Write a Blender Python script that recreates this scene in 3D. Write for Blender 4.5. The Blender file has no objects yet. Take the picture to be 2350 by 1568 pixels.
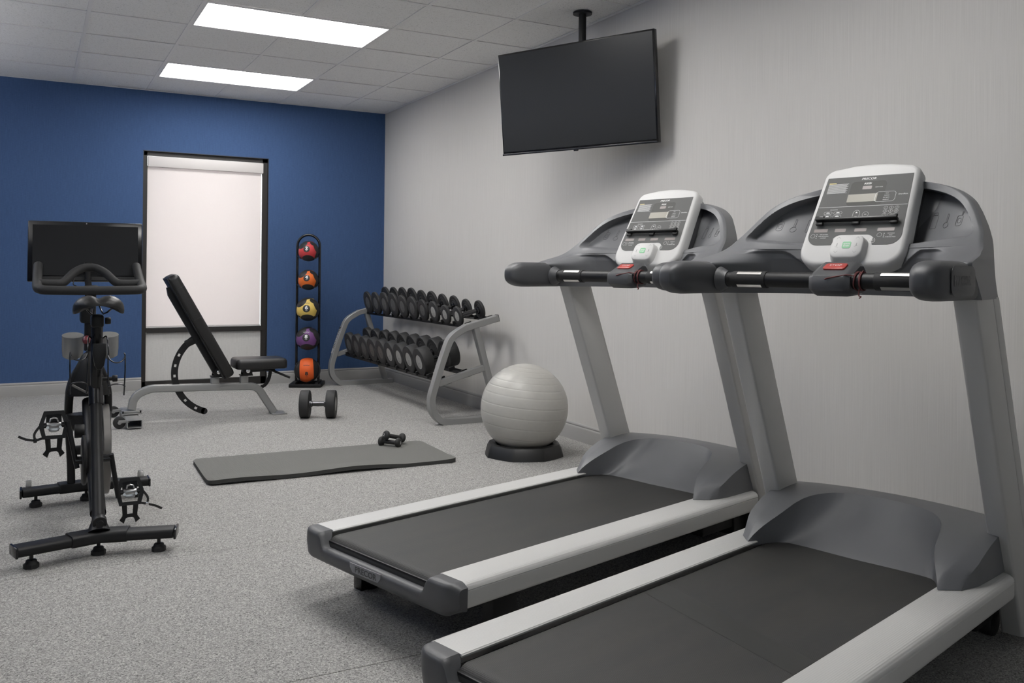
import bpy, bmesh, math, random
from mathutils import Vector, Matrix
random.seed(7)
C = bpy.context.scene.collection
PI = math.pi
R = math.radians
scn = bpy.context.scene

# ------------------------------------------------------------------ camera, light, exposure
cam_d = bpy.data.cameras.new('camera'); cam = bpy.data.objects.new('camera', cam_d); C.objects.link(cam)
F_PX, YAW, ROLL, PX, PY = 2027.06, R(28.4608), R(0.5889), 1175.0, 621.9
cam_d.sensor_width = 36.0; cam_d.lens = 36.0*F_PX/2350.0
cam_d.shift_y = -(784.0-PY)/2350.0; cam_d.clip_start = 0.05
cam.location = (-3.2176, -8.7473, 1.1307)
fw = Vector((math.sin(YAW), math.cos(YAW), 0)); rt = Vector((math.cos(YAW), -math.sin(YAW), 0)); up = Vector((0, 0, 1))
rt2 = rt*math.cos(ROLL)+up*math.sin(ROLL); up2 = -rt*math.sin(ROLL)+up*math.cos(ROLL)
mm = Matrix((rt2, up2, -fw)).transposed()
cam.rotation_euler = mm.to_euler()
scn.camera = cam

w = bpy.data.worlds.new('daylight'); scn.world = w; w.use_nodes = True
w.node_tree.nodes['Background'].inputs[0].default_value = (0.85, 0.93, 1.0, 1)
w.node_tree.nodes['Background'].inputs[1].default_value = 1.0

def area(name, loc, rot, sx, sy, power, col=(1, 1, 1)):
    d = bpy.data.lights.new(name, 'AREA'); d.shape = 'RECTANGLE'; d.size = sx; d.size_y = sy
    d.energy = power; d.color = col
    o = bpy.data.objects.new(name, d); C.objects.link(o); o.location = loc; o.rotation_euler = rot
    return o
# daylight behind the blind (outside the room)
area('window_daylight', (-1.77, 0.9, 1.2), (R(-90), 0, 0), 1.3, 2.2, 70, (1.0, 0.95, 0.94))
area('near_fill', (-2.9, -10.52, 1.55), (R(90), 0, 0), 3.0, 1.7, 6, (1.0, 0.98, 0.96))  # added frontal fill light, set in an unseen opening behind the camera
FILL_Z = 1.90       # added fill light by the unseen left wall, to brighten the ceiling
area('ceiling_fill', (-4.93, -3.9, FILL_Z), (0, R(180-24), 0), .16, 6.4, 190, (1.0, 0.985, 0.965))
TROFFER_W = 15.0        # emission of the ceiling troffers
scn.view_settings.view_transform = 'Standard'; scn.view_settings.look = 'None'
scn.view_settings.exposure = 0.0; scn.view_settings.gamma = 1.0; scn.view_settings.use_curve_mapping = False

# ------------------------------------------------------------------ materials
def srgb(r, g, b):
    f = lambda c: (c/255/12.92) if c/255 <= .04045 else ((c/255+.055)/1.055)**2.4
    return (f(r), f(g), f(b), 1)
MATS = {}
def mat(name, col, rough=.5, metal=0, bump=0, bscale=200, spec=.5, coat=0, var=0):
    m = bpy.data.materials.new(name); m.use_nodes = True; nt = m.node_tree; b = nt.nodes['Principled BSDF']
    b.inputs['Base Color'].default_value = col; b.inputs['Roughness'].default_value = rough
    b.inputs['Metallic'].default_value = metal; b.inputs['Specular IOR Level'].default_value = spec
    b.inputs['Coat Weight'].default_value = coat
    if bump or var:
        tc = nt.nodes.new('ShaderNodeTexCoord'); n = nt.nodes.new('ShaderNodeTexNoise')
        n.inputs['Scale'].default_value = bscale; n.inputs['Detail'].default_value = 3
        nt.links.new(tc.outputs['Object'], n.inputs['Vector'])
        if bump:
            bp = nt.nodes.new('ShaderNodeBump'); bp.inputs['Strength'].default_value = bump; bp.inputs['Distance'].default_value = .002
            nt.links.new(n.outputs['Fac'], bp.inputs['Height']); nt.links.new(bp.outputs['Normal'], b.inputs['Normal'])
        if var:
            mx = nt.nodes.new('ShaderNodeMix'); mx.data_type = 'RGBA'
            mx.inputs[6].default_value = tuple(c*(1-var) for c in col[:3])+(1,); mx.inputs[7].default_value = tuple(min(1, c*(1+var)) for c in col[:3])+(1,)
            nt.links.new(n.outputs['Fac'], mx.inputs[0]); nt.links.new(mx.outputs[2], b.inputs['Base Color'])
    MATS[name] = m
    return m
def nodes(m): return m.node_tree, m.node_tree.nodes['Principled BSDF']
def ramp(nt, stops):
    r = nt.nodes.new('ShaderNodeValToRGB')
    e = r.color_ramp.elements
    while len(e) < len(stops): e.new(0.5)
    for i, (p, c) in enumerate(stops): e[i].position = p; e[i].color = c
    return r
def fabric_wall(name, base, dark, lite, axis, sh=900, sv=14, cross=0):
    """wallpaper with long vertical threads; axis = horizontal world axis index"""
    m = mat(name, base, .9, spec=.15); nt, b = nodes(m)
    g = nt.nodes.new('ShaderNodeNewGeometry'); mp = nt.nodes.new('ShaderNodeMapping')
    s = [1, 1, sv]; s[axis] = sh; s[1-axis] = 1
    mp.inputs['Scale'].default_value = s
    n = nt.nodes.new('ShaderNodeTexNoise'); n.inputs['Scale'].default_value = 1; n.inputs['Detail'].default_value = 4; n.inputs['Roughness'].default_value = .65
    nt.links.new(g.outputs['Position'], mp.inputs['Vector']); nt.links.new(mp.outputs['Vector'], n.inputs['Vector'])
    r = ramp(nt, [(.3, dark), (.5, base), (.7, lite)])
    src = n.outputs['Fac']
    if cross:
        mp2 = nt.nodes.new('ShaderNodeMapping'); s2 = [1, 1, cross]; s2[axis] = 40; mp2.inputs['Scale'].default_value = s2
        n2 = nt.nodes.new('ShaderNodeTexNoise'); n2.inputs['Scale'].default_value = 1; n2.inputs['Detail'].default_value = 3
        nt.links.new(g.outputs['Position'], mp2.inputs['Vector']); nt.links.new(mp2.outputs['Vector'], n2.inputs['Vector'])
        mx = nt.nodes.new('ShaderNodeMix'); mx.inputs[0].default_value = .4
        nt.links.new(n.outputs['Fac'], mx.inputs[2]); nt.links.new(n2.outputs['Fac'], mx.inputs[3]); src = mx.outputs[0]
    nt.links.new(src, r.inputs['Fac']); nt.links.new(r.outputs['Color'], b.inputs['Base Color'])
    bp = nt.nodes.new('ShaderNodeBump'); bp.inputs['Strength'].default_value = .25; bp.inputs['Distance'].default_value = .001
    nt.links.new(src, bp.inputs['Height']); nt.links.new(bp.outputs['Normal'], b.inputs['Normal'])
    return m
GREYWALL = fabric_wall('wallpaper_grey', (.56, .545, .525, 1), (.515, .50, .483, 1), (.605, .588, .566, 1), 1, 520, 2.5)
BLUEWALL = fabric_wall('wallpaper_blue', (.054, .099, .212, 1), (.044, .081, .178, 1), (.067, .120, .25, 1), 0, 300, 9, 260)
SHADE2 = fabric_wall('shade_linen', (.60, .59, .57, 1), (.53, .52, .50, 1), (.66, .65, .63, 1), 0, 200, 5, 200)
def floor_mat():
    m = mat('rubber_floor', (.2, .2, .2, 1), .85, spec=.2); nt, b = nodes(m)
    g = nt.nodes.new('ShaderNodeNewGeometry')
    v = nt.nodes.new('ShaderNodeTexVoronoi'); v.inputs['Scale'].default_value = 290; v.feature = 'F1'
    nt.links.new(g.outputs['Position'], v.inputs['Vector'])
    r = ramp(nt, [(0, (.06, .06, .058, 1)), (.16, (.12, .117, .112, 1)), (.3, (.245, .24, .232, 1)), (.6, (.345, .337, .325, 1)), (.8, (.48, .47, .45, 1)), (1, (.72, .70, .67, 1))])
    sp = nt.nodes.new('ShaderNodeSeparateColor'); nt.links.new(v.outputs['Color'], sp.inputs['Color'])
    n = nt.nodes.new('ShaderNodeTexNoise'); n.inputs['Scale'].default_value = 120; n.inputs['Detail'].default_value = 5
    nt.links.new(g.outputs['Position'], n.inputs['Vector'])
    mx = nt.nodes.new('ShaderNodeMix'); mx.inputs[0].default_value = .35
    nt.links.new(sp.outputs[0], mx.inputs[2]); nt.links.new(n.outputs['Fac'], mx.inputs[3])
    nt.links.new(mx.outputs[0], r.inputs['Fac']); nt.links.new(r.outputs['Color'], b.inputs['Base Color'])
    bp = nt.nodes.new('ShaderNodeBump'); bp.inputs['Strength'].default_value = .3; bp.inputs['Distance'].default_value = .001
    nt.links.new(mx.outputs[0], bp.inputs['Height']); nt.links.new(bp.outputs['Normal'], b.inputs['Normal'])
    return m
FLOOR = floor_mat()
def tile_mat():
    m = mat('ceiling_tile', (.60, .595, .58, 1), .95, spec=.1); nt, b = nodes(m)
    g = nt.nodes.new('ShaderNodeNewGeometry')
    n = nt.nodes.new('ShaderNodeTexNoise'); n.inputs['Scale'].default_value = 110; n.inputs['Detail'].default_value = 4; n.inputs['Distortion'].default_value = 1.5
    nt.links.new(g.outputs['Position'], n.inputs['Vector'])
    r = ramp(nt, [(.33, (.58, .575, .56, 1)), (.42, (.87, .865, .85, 1)), (1, (.90, .895, .88, 1))])
    nt.links.new(n.outputs['Fac'], r.inputs['Fac']); nt.links.new(r.outputs['Color'], b.inputs['Base Color'])
    bp = nt.nodes.new('ShaderNodeBump'); bp.inputs['Strength'].default_value = .5; bp.inputs['Distance'].default_value = .002
    nt.links.new(n.outputs['Fac'], bp.inputs['Height']); nt.links.new(bp.outputs['Normal'], b.inputs['Normal'])
    return m
TILE = tile_mat()
TEE = mat('tee_white', (.82, .81, .80, 1), .5)
BASEB = mat('baseboard_grey', (.33, .325, .315, 1), .5)
BLKFRAME = mat('window_frame_black', (.018, .016, .015, 1), .45)
PLAST_D = mat('charcoal_plastic', (.078, .079, .083, 1), .42, bump=.15, bscale=900)
PLAST_M = mat('grey_plastic', (.150, .152, .160, 1), .40, bump=.12, bscale=900)
PLAST_L = mat('panel_white', (.56, .555, .545, 1), .45, spec=.35)
PLATE = mat('faceplate_grey', (.118, .118, .115, 1), .6, spec=.2)
PLATE_D = mat('faceplate_window', (.085, .085, .08, 1), .55, spec=.2)
LEDM = mat('unlit_display', (.21, .195, .15, 1), .4)
LEDR = mat('unlit_segment', (.19, .155, .145, 1), .4)
INK = mat('white_ink', (.75, .75, .74, 1), .5)
INKB = mat('black_ink', (.02, .02, .02, 1), .5)
INKG = mat('grey_ink', (.25, .25, .25, 1), .5)
YEL = mat('yellow_ink', (.6, .5, .2, 1), .5)
GREEN = mat('green_key', (.13, .42, .19, 1), .4)
RED = mat('red_key', (.45, .06, .05, 1), .35)
CORD = mat('maroon_cord', (.13, .035, .035, 1), .8)
BLACK = mat('matte_black', (.009, .009, .0095, 1), .45, bump=.1, bscale=700, spec=.35)
BLKGLOSS = mat('gloss_black', (.008, .008, .009, 1), .18)
RUBBER = mat('black_rubber', (.018, .018, .0185, 1), .6, bump=.2, bscale=500)
FOAM = mat('foam_grip', (.020, .020, .0205, 1), .65, bump=.15, bscale=900, spec=.35)
VINYL = mat('black_vinyl', (.010, .0095, .0095, 1), .36, bump=.25, bscale=350)
CHROME = mat('chrome', (.75, .75, .76, 1), .12, 1)
DKCHROME = mat('dark_chrome', (.10, .10, .105, 1), .16, 1)
STEEL = mat('brushed_sensor', (.75, .73, .70, 1), .28, .9)
SILVER = mat('silver_paint', (.30, .30, .295, 1), .38, .35)
SILVER_D = mat('wheel_silver', (.17, .163, .155, 1), .42, .6)
def alu_mat(name, col, rough, ax, sc, strength):
    m = mat(name, col, rough, .25); nt, b = nodes(m)
    tc = nt.nodes.new('ShaderNodeTexCoord'); wv = nt.nodes.new('ShaderNodeTexWave'); wv.bands_direction = ax
    wv.inputs['Scale'].default_value = sc; nt.links.new(tc.outputs['Object'], wv.inputs['Vector'])
    bp = nt.nodes.new('ShaderNodeBump'); bp.inputs['Strength'].default_value = strength; bp.inputs['Distance'].default_value = .001
    nt.links.new(wv.outputs['Fac'], bp.inputs['Height']); nt.links.new(bp.outputs['Normal'], b.inputs['Normal'])
    return m
ALU = alu_mat('rail_aluminium', (.62, .615, .60, 1), .42, 'Y', 55, .3)
ALUP = mat('post_aluminium', (.56, .555, .54, 1), .42, .35)
def belt_mat():
    m = mat('running_belt', (.030, .030, .029, 1), .55); nt, b = nodes(m)
    tc = nt.nodes.new('ShaderNodeTexCoord')
    ck = nt.nodes.new('ShaderNodeTexWave'); ck.bands_direction = 'X'; ck.inputs['Scale'].default_value = 90
    c2 = nt.nodes.new('ShaderNodeTexWave'); c2.bands_direction = 'Y'; c2.inputs['Scale'].default_value = 90
    nt.links.new(tc.outputs['Object'], ck.inputs['Vector']); nt.links.new(tc.outputs['Object'], c2.inputs['Vector'])
    ml = nt.nodes.new('ShaderNodeMath'); ml.operation = 'MULTIPLY'
    nt.links.new(ck.outputs['Fac'], ml.inputs[0]); nt.links.new(c2.outputs['Fac'], ml.inputs[1])
    n = nt.nodes.new('ShaderNodeTexNoise'); n.inputs['Scale'].default_value = 5; n.inputs['Detail'].default_value = 5
    mp = nt.nodes.new('ShaderNodeMapping'); mp.inputs['Scale'].default_value = (.4, 2.5, 1)
    nt.links.new(tc.outputs['Object'], mp.inputs['Vector']); nt.links.new(mp.outputs['Vector'], n.inputs['Vector'])
    r = ramp(nt, [(.35, (.016, .016, .016, 1)), (.65, (.026, .024, .021, 1))])
    nt.links.new(n.outputs['Fac'], r.inputs['Fac'])
    mx = nt.nodes.new('ShaderNodeMix'); mx.data_type = 'RGBA'; mx.inputs[7].default_value = (.034, .034, .033, 1)
    nt.links.new(ml.outputs[0], mx.inputs[0]); nt.links.new(r.outputs['Color'], mx.inputs[6]); nt.links.new(mx.outputs[2], b.inputs['Base Color'])
    bp = nt.nodes.new('ShaderNodeBump'); bp.inputs['Strength'].default_value = .5; bp.inputs['Distance'].default_value = .0008
    nt.links.new(ml.outputs[0], bp.inputs['Height']); nt.links.new(bp.outputs['Normal'], b.inputs['Normal'])
    return m
BELT = belt_mat()
def ball_mat():
    m = mat('gym_ball_grey', (.43, .42, .39, 1), .36, var=.05, bscale=40); return m
BALLG = ball_mat()
def mat_foam():
    m = mat('mat_foam', (.145, .145, .134, 1), .75); nt, b = nodes(m)
    tc = nt.nodes.new('ShaderNodeTexCoord'); wv = nt.nodes.new('ShaderNodeTexWave'); wv.bands_direction = 'X'; wv.inputs['Scale'].default_value = 40
    nt.links.new(tc.outputs['Object'], wv.inputs['Vector'])
    bp = nt.nodes.new('ShaderNodeBump'); bp.inputs['Strength'].default_value = .5; bp.inputs['Distance'].default_value = .0015
    nt.links.new(wv.outputs['Fac'], bp.inputs['Height']); nt.links.new(bp.outputs['Normal'], b.inputs['Normal'])
    return m
MATFOAM = mat_foam(); MATSIDE = mat('mat_edge', (.045, .045, .043, 1), .9, bump=.8, bscale=250)
def emis(name, col, st, base=(.8, .8, .8, 1)):
    m = mat(name, base, .5); nt, b = nodes(m)
    b.inputs['Emission Color'].default_value = col; b.inputs['Emission Strength'].default_value = st
    return m
def troffer():
    m = emis('troffer_lens', (1, .985, .965, 1), TROFFER_W); nt, b = nodes(m)
    tc = nt.nodes.new('ShaderNodeTexCoord'); sx = nt.nodes.new('ShaderNodeSeparateXYZ'); nt.links.new(tc.outputs['Object'], sx.inputs[0])
    # three tubes behind the prismatic lens: real brighter bands along X
    mt = nt.nodes.new('ShaderNodeMath'); mt.operation = 'MULTIPLY'; mt.inputs[1].default_value = 2*PI*3/.58
    nt.links.new(sx.outputs[1], mt.inputs[0])
    cs = nt.nodes.new('ShaderNodeMath'); cs.operation = 'COSINE'; nt.links.new(mt.outputs[0], cs.inputs[0])
    ma = nt.nodes.new('ShaderNodeMath'); ma.operation = 'MULTIPLY_ADD'; ma.inputs[1].default_value = TROFFER_W*.12; ma.inputs[2].default_value = TROFFER_W
    nt.links.new(cs.outputs[0], ma.inputs[0]); nt.links.new(ma.outputs[0], b.inputs['Emission Strength'])
    return m
LENS = troffer()
def blind_mat():
    m = bpy.data.materials.new('roller_fabric'); m.use_nodes = True; nt = m.node_tree
    for n in list(nt.nodes): nt.nodes.remove(n)
    o = nt.nodes.new('ShaderNodeOutputMaterial'); d = nt.nodes.new('ShaderNodeBsdfDiffuse'); t = nt.nodes.new('ShaderNodeBsdfTranslucent')
    d.inputs['Color'].default_value = (.78, .745, .73, 1); t.inputs['Color'].default_value = (.85, .80, .79, 1)
    a = nt.nodes.new('ShaderNodeMixShader'); a.inputs[0].default_value = .4
    nt.links.new(d.outputs[0], a.inputs[1]); nt.links.new(t.outputs[0], a.inputs[2]); nt.links.new(a.outputs[0], o.inputs['Surface'])
    return m
BLIND = blind_mat()
BLINDBOX = mat('blind_cassette', (.62, .59, .575, 1), .5)
def glass_mat():
    m = mat('window_glass', (.9, .95, .95, 1), .02); b = m.node_tree.nodes['Principled BSDF']; b.inputs['Transmission Weight'].default_value = 1; return m
GLASS = glass_mat()
CLEAR = mat('clear_plastic', (.30, .30, .29, 1), .25); CLEAR.node_tree.nodes['Principled BSDF'].inputs['Transmission Weight'].default_value = .45
SCREEN = mat('tv_glass', (.016, .0165, .0165, 1), .3, spec=.25)
SCREEN2 = mat('bike_screen_glass', (.012, .012, .013, 1), .3, spec=.25)
LOGO = mat('badge_grey', (.17, .17, .165, 1), .35, .3)
LOGO2 = mat('badge_silver', (.25, .255, .27, 1), .4, .4, var=.2, bscale=50)
BADGE = mat('badge_pale', (.30, .295, .28, 1), .45, var=.25, bscale=60)
BADGE2 = mat('badge_dark', (.085, .083, .080, 1), .42, var=.35, bscale=60)

# ------------------------------------------------------------------ mesh builder
class MB:
    def __init__(s): s.v = []; s.f = []; s.m = []; s.cur = 0
    def add(s, vs, fs):
        n = len(s.v); s.v += [tuple(v) for v in vs]; s.f += [tuple(i+n for i in f) for f in fs]; s.m += [s.cur]*len(fs)
    def box(s, c, d, rot=None, bev=0, seg=2):
        if bev <= 0:
            x, y, z = [k/2 for k in d]
            vs = [Vector(p) for p in [(-x, -y, -z), (x, -y, -z), (x, y, -z), (-x, y, -z), (-x, -y, z), (x, -y, z), (x, y, z), (-x, y, z)]]
            fs = [(0, 3, 2, 1), (4, 5, 6, 7), (0, 1, 5, 4), (1, 2, 6, 5), (2, 3, 7, 6), (3, 0, 4, 7)]
        else:
            bm = bmesh.new(); bmesh.ops.create_cube(bm, size=1); bmesh.ops.scale(bm, vec=d, verts=bm.verts)
            bmesh.ops.bevel(bm, geom=bm.edges[:], offset=min(bev, min(d)*.49), segments=seg, affect='EDGES', profile=.5)
            bm.verts.index_update(); vs = [v.co.copy() for v in bm.verts]; fs = [tuple(v.index for v in f.verts) for f in bm.faces]; bm.free()
        M = (rot.to_3x3() if rot is not None else Matrix.Identity(3)); c = Vector(c)
        s.add([M @ v + c for v in vs], fs); return s
    def ring(s, rings, cap=True, closed=False):
        n = len(rings[0]); vs = [p for r in rings for p in r]; fs = []
        m = len(rings)
        for i in range(m if closed else m-1):
            a, b = i*n, ((i+1) % m)*n
            for j in range(n): k = (j+1) % n; fs.append((a+j, a+k, b+k, b+j))
        if cap and not closed: fs.append(tuple(range(n-1, -1, -1))); fs.append(tuple((m-1)*n+j for j in range(n)))
        s.add(vs, fs); return s
    def cyl(s, p0, p1, r, r1=None, n=20, bev=0):
        p0 = Vector(p0); p1 = Vector(p1); r1 = r if r1 is None else r1; ax = (p1-p0); L = ax.length
        prof = [(0, r), (L, r1)] if not bev else [(0, r-bev), (bev*.3, r-bev*.3), (bev, r), (L-bev, r1), (L-bev*.3, r1-bev*.3), (L, r1-bev)]
        return s.lathe(prof, p0, ax, n)
    def lathe(s, prof, o, ax, n=32, a0=0, cap=True):
        o = Vector(o); ax = Vector(ax).normalized(); t = Vector((0, 0, 1)) if abs(ax.z) < .9 else Vector((1, 0, 0))
        e1 = ax.cross(t).normalized(); e2 = ax.cross(e1)
        rings = [[o+ax*h+(e1*math.cos(2*PI*j/n+a0)+e2*math.sin(2*PI*j/n+a0))*max(r, 1e-5) for j in range(n)] for h, r in prof]
        return s.ring(rings, cap)
    def sweep(s, path, sec, upv=(0, 0, 1), closed=False, cap=True, scale=None):
        """sec = list of (a,b): a along side axis, b along up axis"""
        P = [Vector(p) for p in path]; m = len(P); rings = []
        up_ = Vector(upv)
        for i in range(m):
            if closed: t = P[(i+1) % m]-P[i-1]
            else: t = P[min(i+1, m-1)]-P[max(i-1, 0)]
            t.normalize(); side = t.cross(up_)
            if side.length < 1e-4: side = t.cross(Vector((0, 1, 0)))
            side.normalize(); u = side.cross(t).normalized(); k = 1
            if 0 < i < m-1 or closed:
                d1 = (P[i]-P[i-1]).normalized(); d2 = (P[(i+1) % m]-P[i]).normalized(); ca = max(.5, math.sqrt(max(0, (1+d1.dot(d2))/2)))
                k = 1/ca
            sc = scale[i] if scale else 1
            rings.append([P[i]+side*a*sc+u*b*sc for a, b in sec])
        return s.ring(rings, cap, closed)
    def tube(s, path, r, n=12, closed=False, upv=None, rs=None):
        P = [Vector(p) for p in path]; m = len(P)
        t0 = (P[1]-P[0]).normalized(); ref = Vector((0, 0, 1)) if abs(t0.z) < .9 else Vector((1, 0, 0)); nrm = t0.cross(ref).normalized(); rings = []
        for i in range(m):
            if closed: t = (P[(i+1) % m]-P[i-1]).normalized()
            else: t = (P[min(i+1, m-1)]-P[max(i-1, 0)]).normalized()
            nrm = (nrm-t*nrm.dot(t)).normalized(); b = t.cross(nrm); rr = rs[i] if rs else r
            rings.append([P[i]+(nrm*math.cos(2*PI*j/n)+b*math.sin(2*PI*j/n))*rr for j in range(n)])
        return s.ring(rings, not closed, closed)
    def prism(s, poly, o, ax, ay, an, t, bev=0):
        """extrude a 2D polygon (drawn on ax, ay) by t along an"""
        o, ax, ay, an = map(Vector, (o, ax, ay, an)); n = len(poly)
        P = lambda p, h: o+ax*p[0]+ay*p[1]+an*h
        if bev:
            ins = inset(poly, bev)
            lay = [(ins, 0), (inset(poly, bev*.3), bev*.3), (poly, bev), (poly, t-bev), (inset(poly, bev*.3), t-bev*.3), (ins, t)]
        else: lay = [(poly, 0), (poly, t)]
        rings = [[P(p, h) for p in pl] for pl, h in lay]
        return s.ring(rings, True)
def inset(poly, d):
    n = len(poly); out = []
    A = sum(poly[i][0]*poly[(i+1) % n][1]-poly[(i+1) % n][0]*poly[i][1] for i in range(n))
    sg = 1 if A > 0 else -1
    for i in range(n):
        a, b, c = Vector(poly[i-1][:2]), Vector(poly[i][:2]), Vector(poly[(i+1) % n][:2])
        d1 = (b-a).normalized() if (b-a).length > 1e-9 else Vector((1, 0)); d2 = (c-b).normalized() if (c-b).length > 1e-9 else d1
        n1 = Vector((-d1.y, d1.x))*sg; n2 = Vector((-d2.y, d2.x))*sg; k = n1+n2
        k = k/max(k.length_squared, .3)*2 if k.length > 1e-6 else n1
        q = b+k*d*.5*1.0 if False else b+(n1+n2)*(d/max(.4, 1+n1.dot(n2)))
        out.append((q.x, q.y))
    return out
def rrect(w, h, r, n=5, cx=0, cy=0):
    pts = []
    for (sx, sy, a) in [(1, 1, 0), (-1, 1, 90), (-1, -1, 180), (1, -1, 270)]:
        for i in range(n+1):
            t = R(a+90*i/n); pts.append((cx+sx*(w/2-r)+r*math.cos(t), cy+sy*(h/2-r)+r*math.sin(t)))
    return pts
def smooth_poly(pts, n=6, closed=True):
    """Catmull-Rom through the points"""
    out = []; m = len(pts)
    rng = range(m) if closed else range(m-1)
    for i in rng:
        if closed: p = [Vector(pts[(i+k) % m]) for k in (-1, 0, 1, 2)]
        else: p = [Vector(pts[max(0, min(m-1, i+k))]) for k in (-1, 0, 1, 2)]
        for j in range(n):
            t = j/n
            out.append(.5*((2*p[1])+(-p[0]+p[2])*t+(2*p[0]-5*p[1]+4*p[2]-p[3])*t*t+(-p[0]+3*p[1]-3*p[2]+p[3])*t**3))
    if not closed: out.append(Vector(pts[-1]))
    return out
def fillet(pts, r, n=6):
    """round the inner corners of an open polyline"""
    P = [Vector(p) for p in pts]; out = [P[0]]
    for i in range(1, len(P)-1):
        a = (P[i-1]-P[i]); b = (P[i+1]-P[i]); rr = min(r if not isinstance(r, (list, tuple)) else r[i-1], a.length*.49, b.length*.49)
        a.normalize(); b.normalize(); p0 = P[i]+a*rr; p1 = P[i]+b*rr
        for k in range(n+1):
            t = k/n; out.append(p0*(1-t)**2+P[i]*2*t*(1-t)+p1*t*t)
    out.append(P[-1]); return out
def obj(name, mb, m, parent=None, label=None, kind=None, ang=38, recalc=True):
    me = bpy.data.meshes.new(name); me.from_pydata(mb.v, [], mb.f)
    ms = m if isinstance(m, (list, tuple)) else [m]
    for k in ms: me.materials.append(k)
    if len(ms) > 1: me.polygons.foreach_set('material_index', mb.m)
    if recalc:
        bm = bmesh.new(); bm.from_mesh(me); bmesh.ops.recalc_face_normals(bm, faces=bm.faces[:]); bm.to_mesh(me); bm.free()
    me.shade_smooth(); me.set_sharp_from_angle(angle=R(ang))
    me.update()
    o = bpy.data.objects.new(name, me); C.objects.link(o)
    if parent: o.parent = parent
    if label: o['label'] = label
    if kind: o['kind'] = kind
    return o
def thing(name, label, cat, loc=(0, 0, 0), rotz=0, group=None):
    o = bpy.data.objects.new(name, None); C.objects.link(o); o.empty_display_size = .1
    o.location = loc; o.rotation_euler = (0, 0, rotz); o['label'] = label; o['category'] = cat
    if group: o['group'] = group
    return o
def copy_tree(o, parent=None):
    c = o.copy(); C.objects.link(c); c.parent = parent
    for ch in [k for k in bpy.data.objects if k.parent == o]: copy_tree(ch, c)
    return c
def inst(o, loc, parent=None, rot=None, name=None):
    c = o.copy(); C.objects.link(c); c.location = loc
    if parent is not None: c.parent = parent
    if rot: c.rotation_euler = rot
    if name: c.name = name
    return c
FONT = None
def text_mb(mb, s, size, o, ax, ay, an=None, ext=.0, sx=1.0, shear=0, wrap=None, bold=0):
    """append the letters of s, centred at o, x along ax, y along ay"""
    cu = bpy.data.curves.new('t', 'FONT'); cu.body = s; cu.size = size; cu.align_x = 'CENTER'; cu.align_y = 'CENTER'; cu.shear = shear
    cu.resolution_u = 3; cu.offset = bold
    to = bpy.data.objects.new('t', cu); C.objects.link(to)
    dg = bpy.context.evaluated_depsgraph_get(); me = to.evaluated_get(dg).to_mesh()
    ax, ay, o = Vector(ax), Vector(ay), Vector(o); an = ax.cross(ay) if an is None else Vector(an)
    if wrap:
        me = me.copy(); bm = bmesh.new(); bm.from_mesh(me); bmesh.ops.triangulate(bm, faces=bm.faces[:])
        for _ in range(3):
            le = [e for e in bm.edges if e.calc_length() > size*.10]
            if le: bmesh.ops.subdivide_edges(bm, edges=le, cuts=1); bmesh.ops.triangulate(bm, faces=bm.faces[:])
        bm.to_mesh(me); bm.free()
    vs = []
    for v in me.vertices:
        p = o+ax*v.co.x*sx+ay*v.co.y+an*ext
        vs.append(wrap(p) if wrap else p)
    mb.add(vs, [tuple(f.vertices) for f in me.polygons])
    to.to_mesh_clear() if hasattr(to, 'to_mesh_clear') else None
    bpy.data.objects.remove(to); bpy.data.curves.remove(cu)

# ------------------------------------------------------------------ room shell
H = 2.758; T = .6096; XL = -5.1; YB = -10.6; A0 = .482; B0 = .668
def struct(name, mb, m, parent=None, **k): 
    o = obj(name, mb, m, parent, **k)
    if parent is None: o['kind'] = 'structure'
    return o
fl = struct('floor', MB().box(((XL)/2, YB/2, -.06), (-XL+.4, -YB+.4, .10)), mat('subfloor', (.05, .05, .05, 1), .9))
seams = [0, -1.31, -2.562, -3.825, -5.09, -6.34, -7.59, -8.84, -10.09, YB]
for a, b in zip(seams, seams[1:]):
    obj('rubber_roll', MB().box((XL/2, (a+b)/2, -.005), (-XL, (a-b)-.0028, .010), bev=.0008, seg=1), FLOOR, fl)
struct('wall_right', MB().box((.075, YB/2, H/2), (.15, -YB+.3, H+.2)), GREYWALL)
NAVY = mat('low_bounce_navy', (.040, .062, .12, 1), .8)  # dark colour for the unseen walls, chosen to cut bounced light
struct('wall_left', MB().box((XL-.075, YB/2, H/2), (.15, -YB+.3, H+.2)), NAVY)
m = MB(); m.box((XL/2, YB-.075, .35-.05), (-XL, .15, .80)).box((XL/2, YB-.075, (2.4+H+.1)/2), (-XL, .15, H+.1-2.4)).box(((XL-4.4)/2, YB-.075, 1.55), (-4.4-XL, .15, 1.7)).box((-.7, YB-.075, 1.55), (1.4, .15, 1.7))
struct('wall_near', m, NAVY)
w2 = bpy.data.objects.new('added_window', None); C.objects.link(w2); w2['kind'] = 'structure'; w2.location = (-2.9, YB, 0)  # added window behind the camera, unseen, built around the fill light
for x in (-1.48, -.5, .5, 1.48): obj('window_mullion', MB().box((x, -.06, 1.55), (.05, .06, 1.7), bev=.003), BLKFRAME, w2)
for z_ in (.72, 2.38): obj('window_rail', MB().box((0, -.06, z_), (3.0, .06, .05), bev=.003), BLKFRAME, w2)
obj('glass_pane', MB().box((0, -.10, 1.55), (2.98, .008, 1.68)), GLASS, w2)
WX0, WX1, WZ1 = -2.338, -1.198, 2.206
m = MB(); WT = .16
m.box(((XL+WX0)/2, WT/2, H/2), (WX0-XL, WT, H+.2)); m.box((WX1/2, WT/2, H/2), (-WX1, WT, H+.2))
m.box(((WX0+WX1)/2, WT/2, (WZ1+H+.1)/2), (WX1-WX0, WT, H+.1-WZ1))
struct('wall_blue', m, BLUEWALL)
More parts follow.
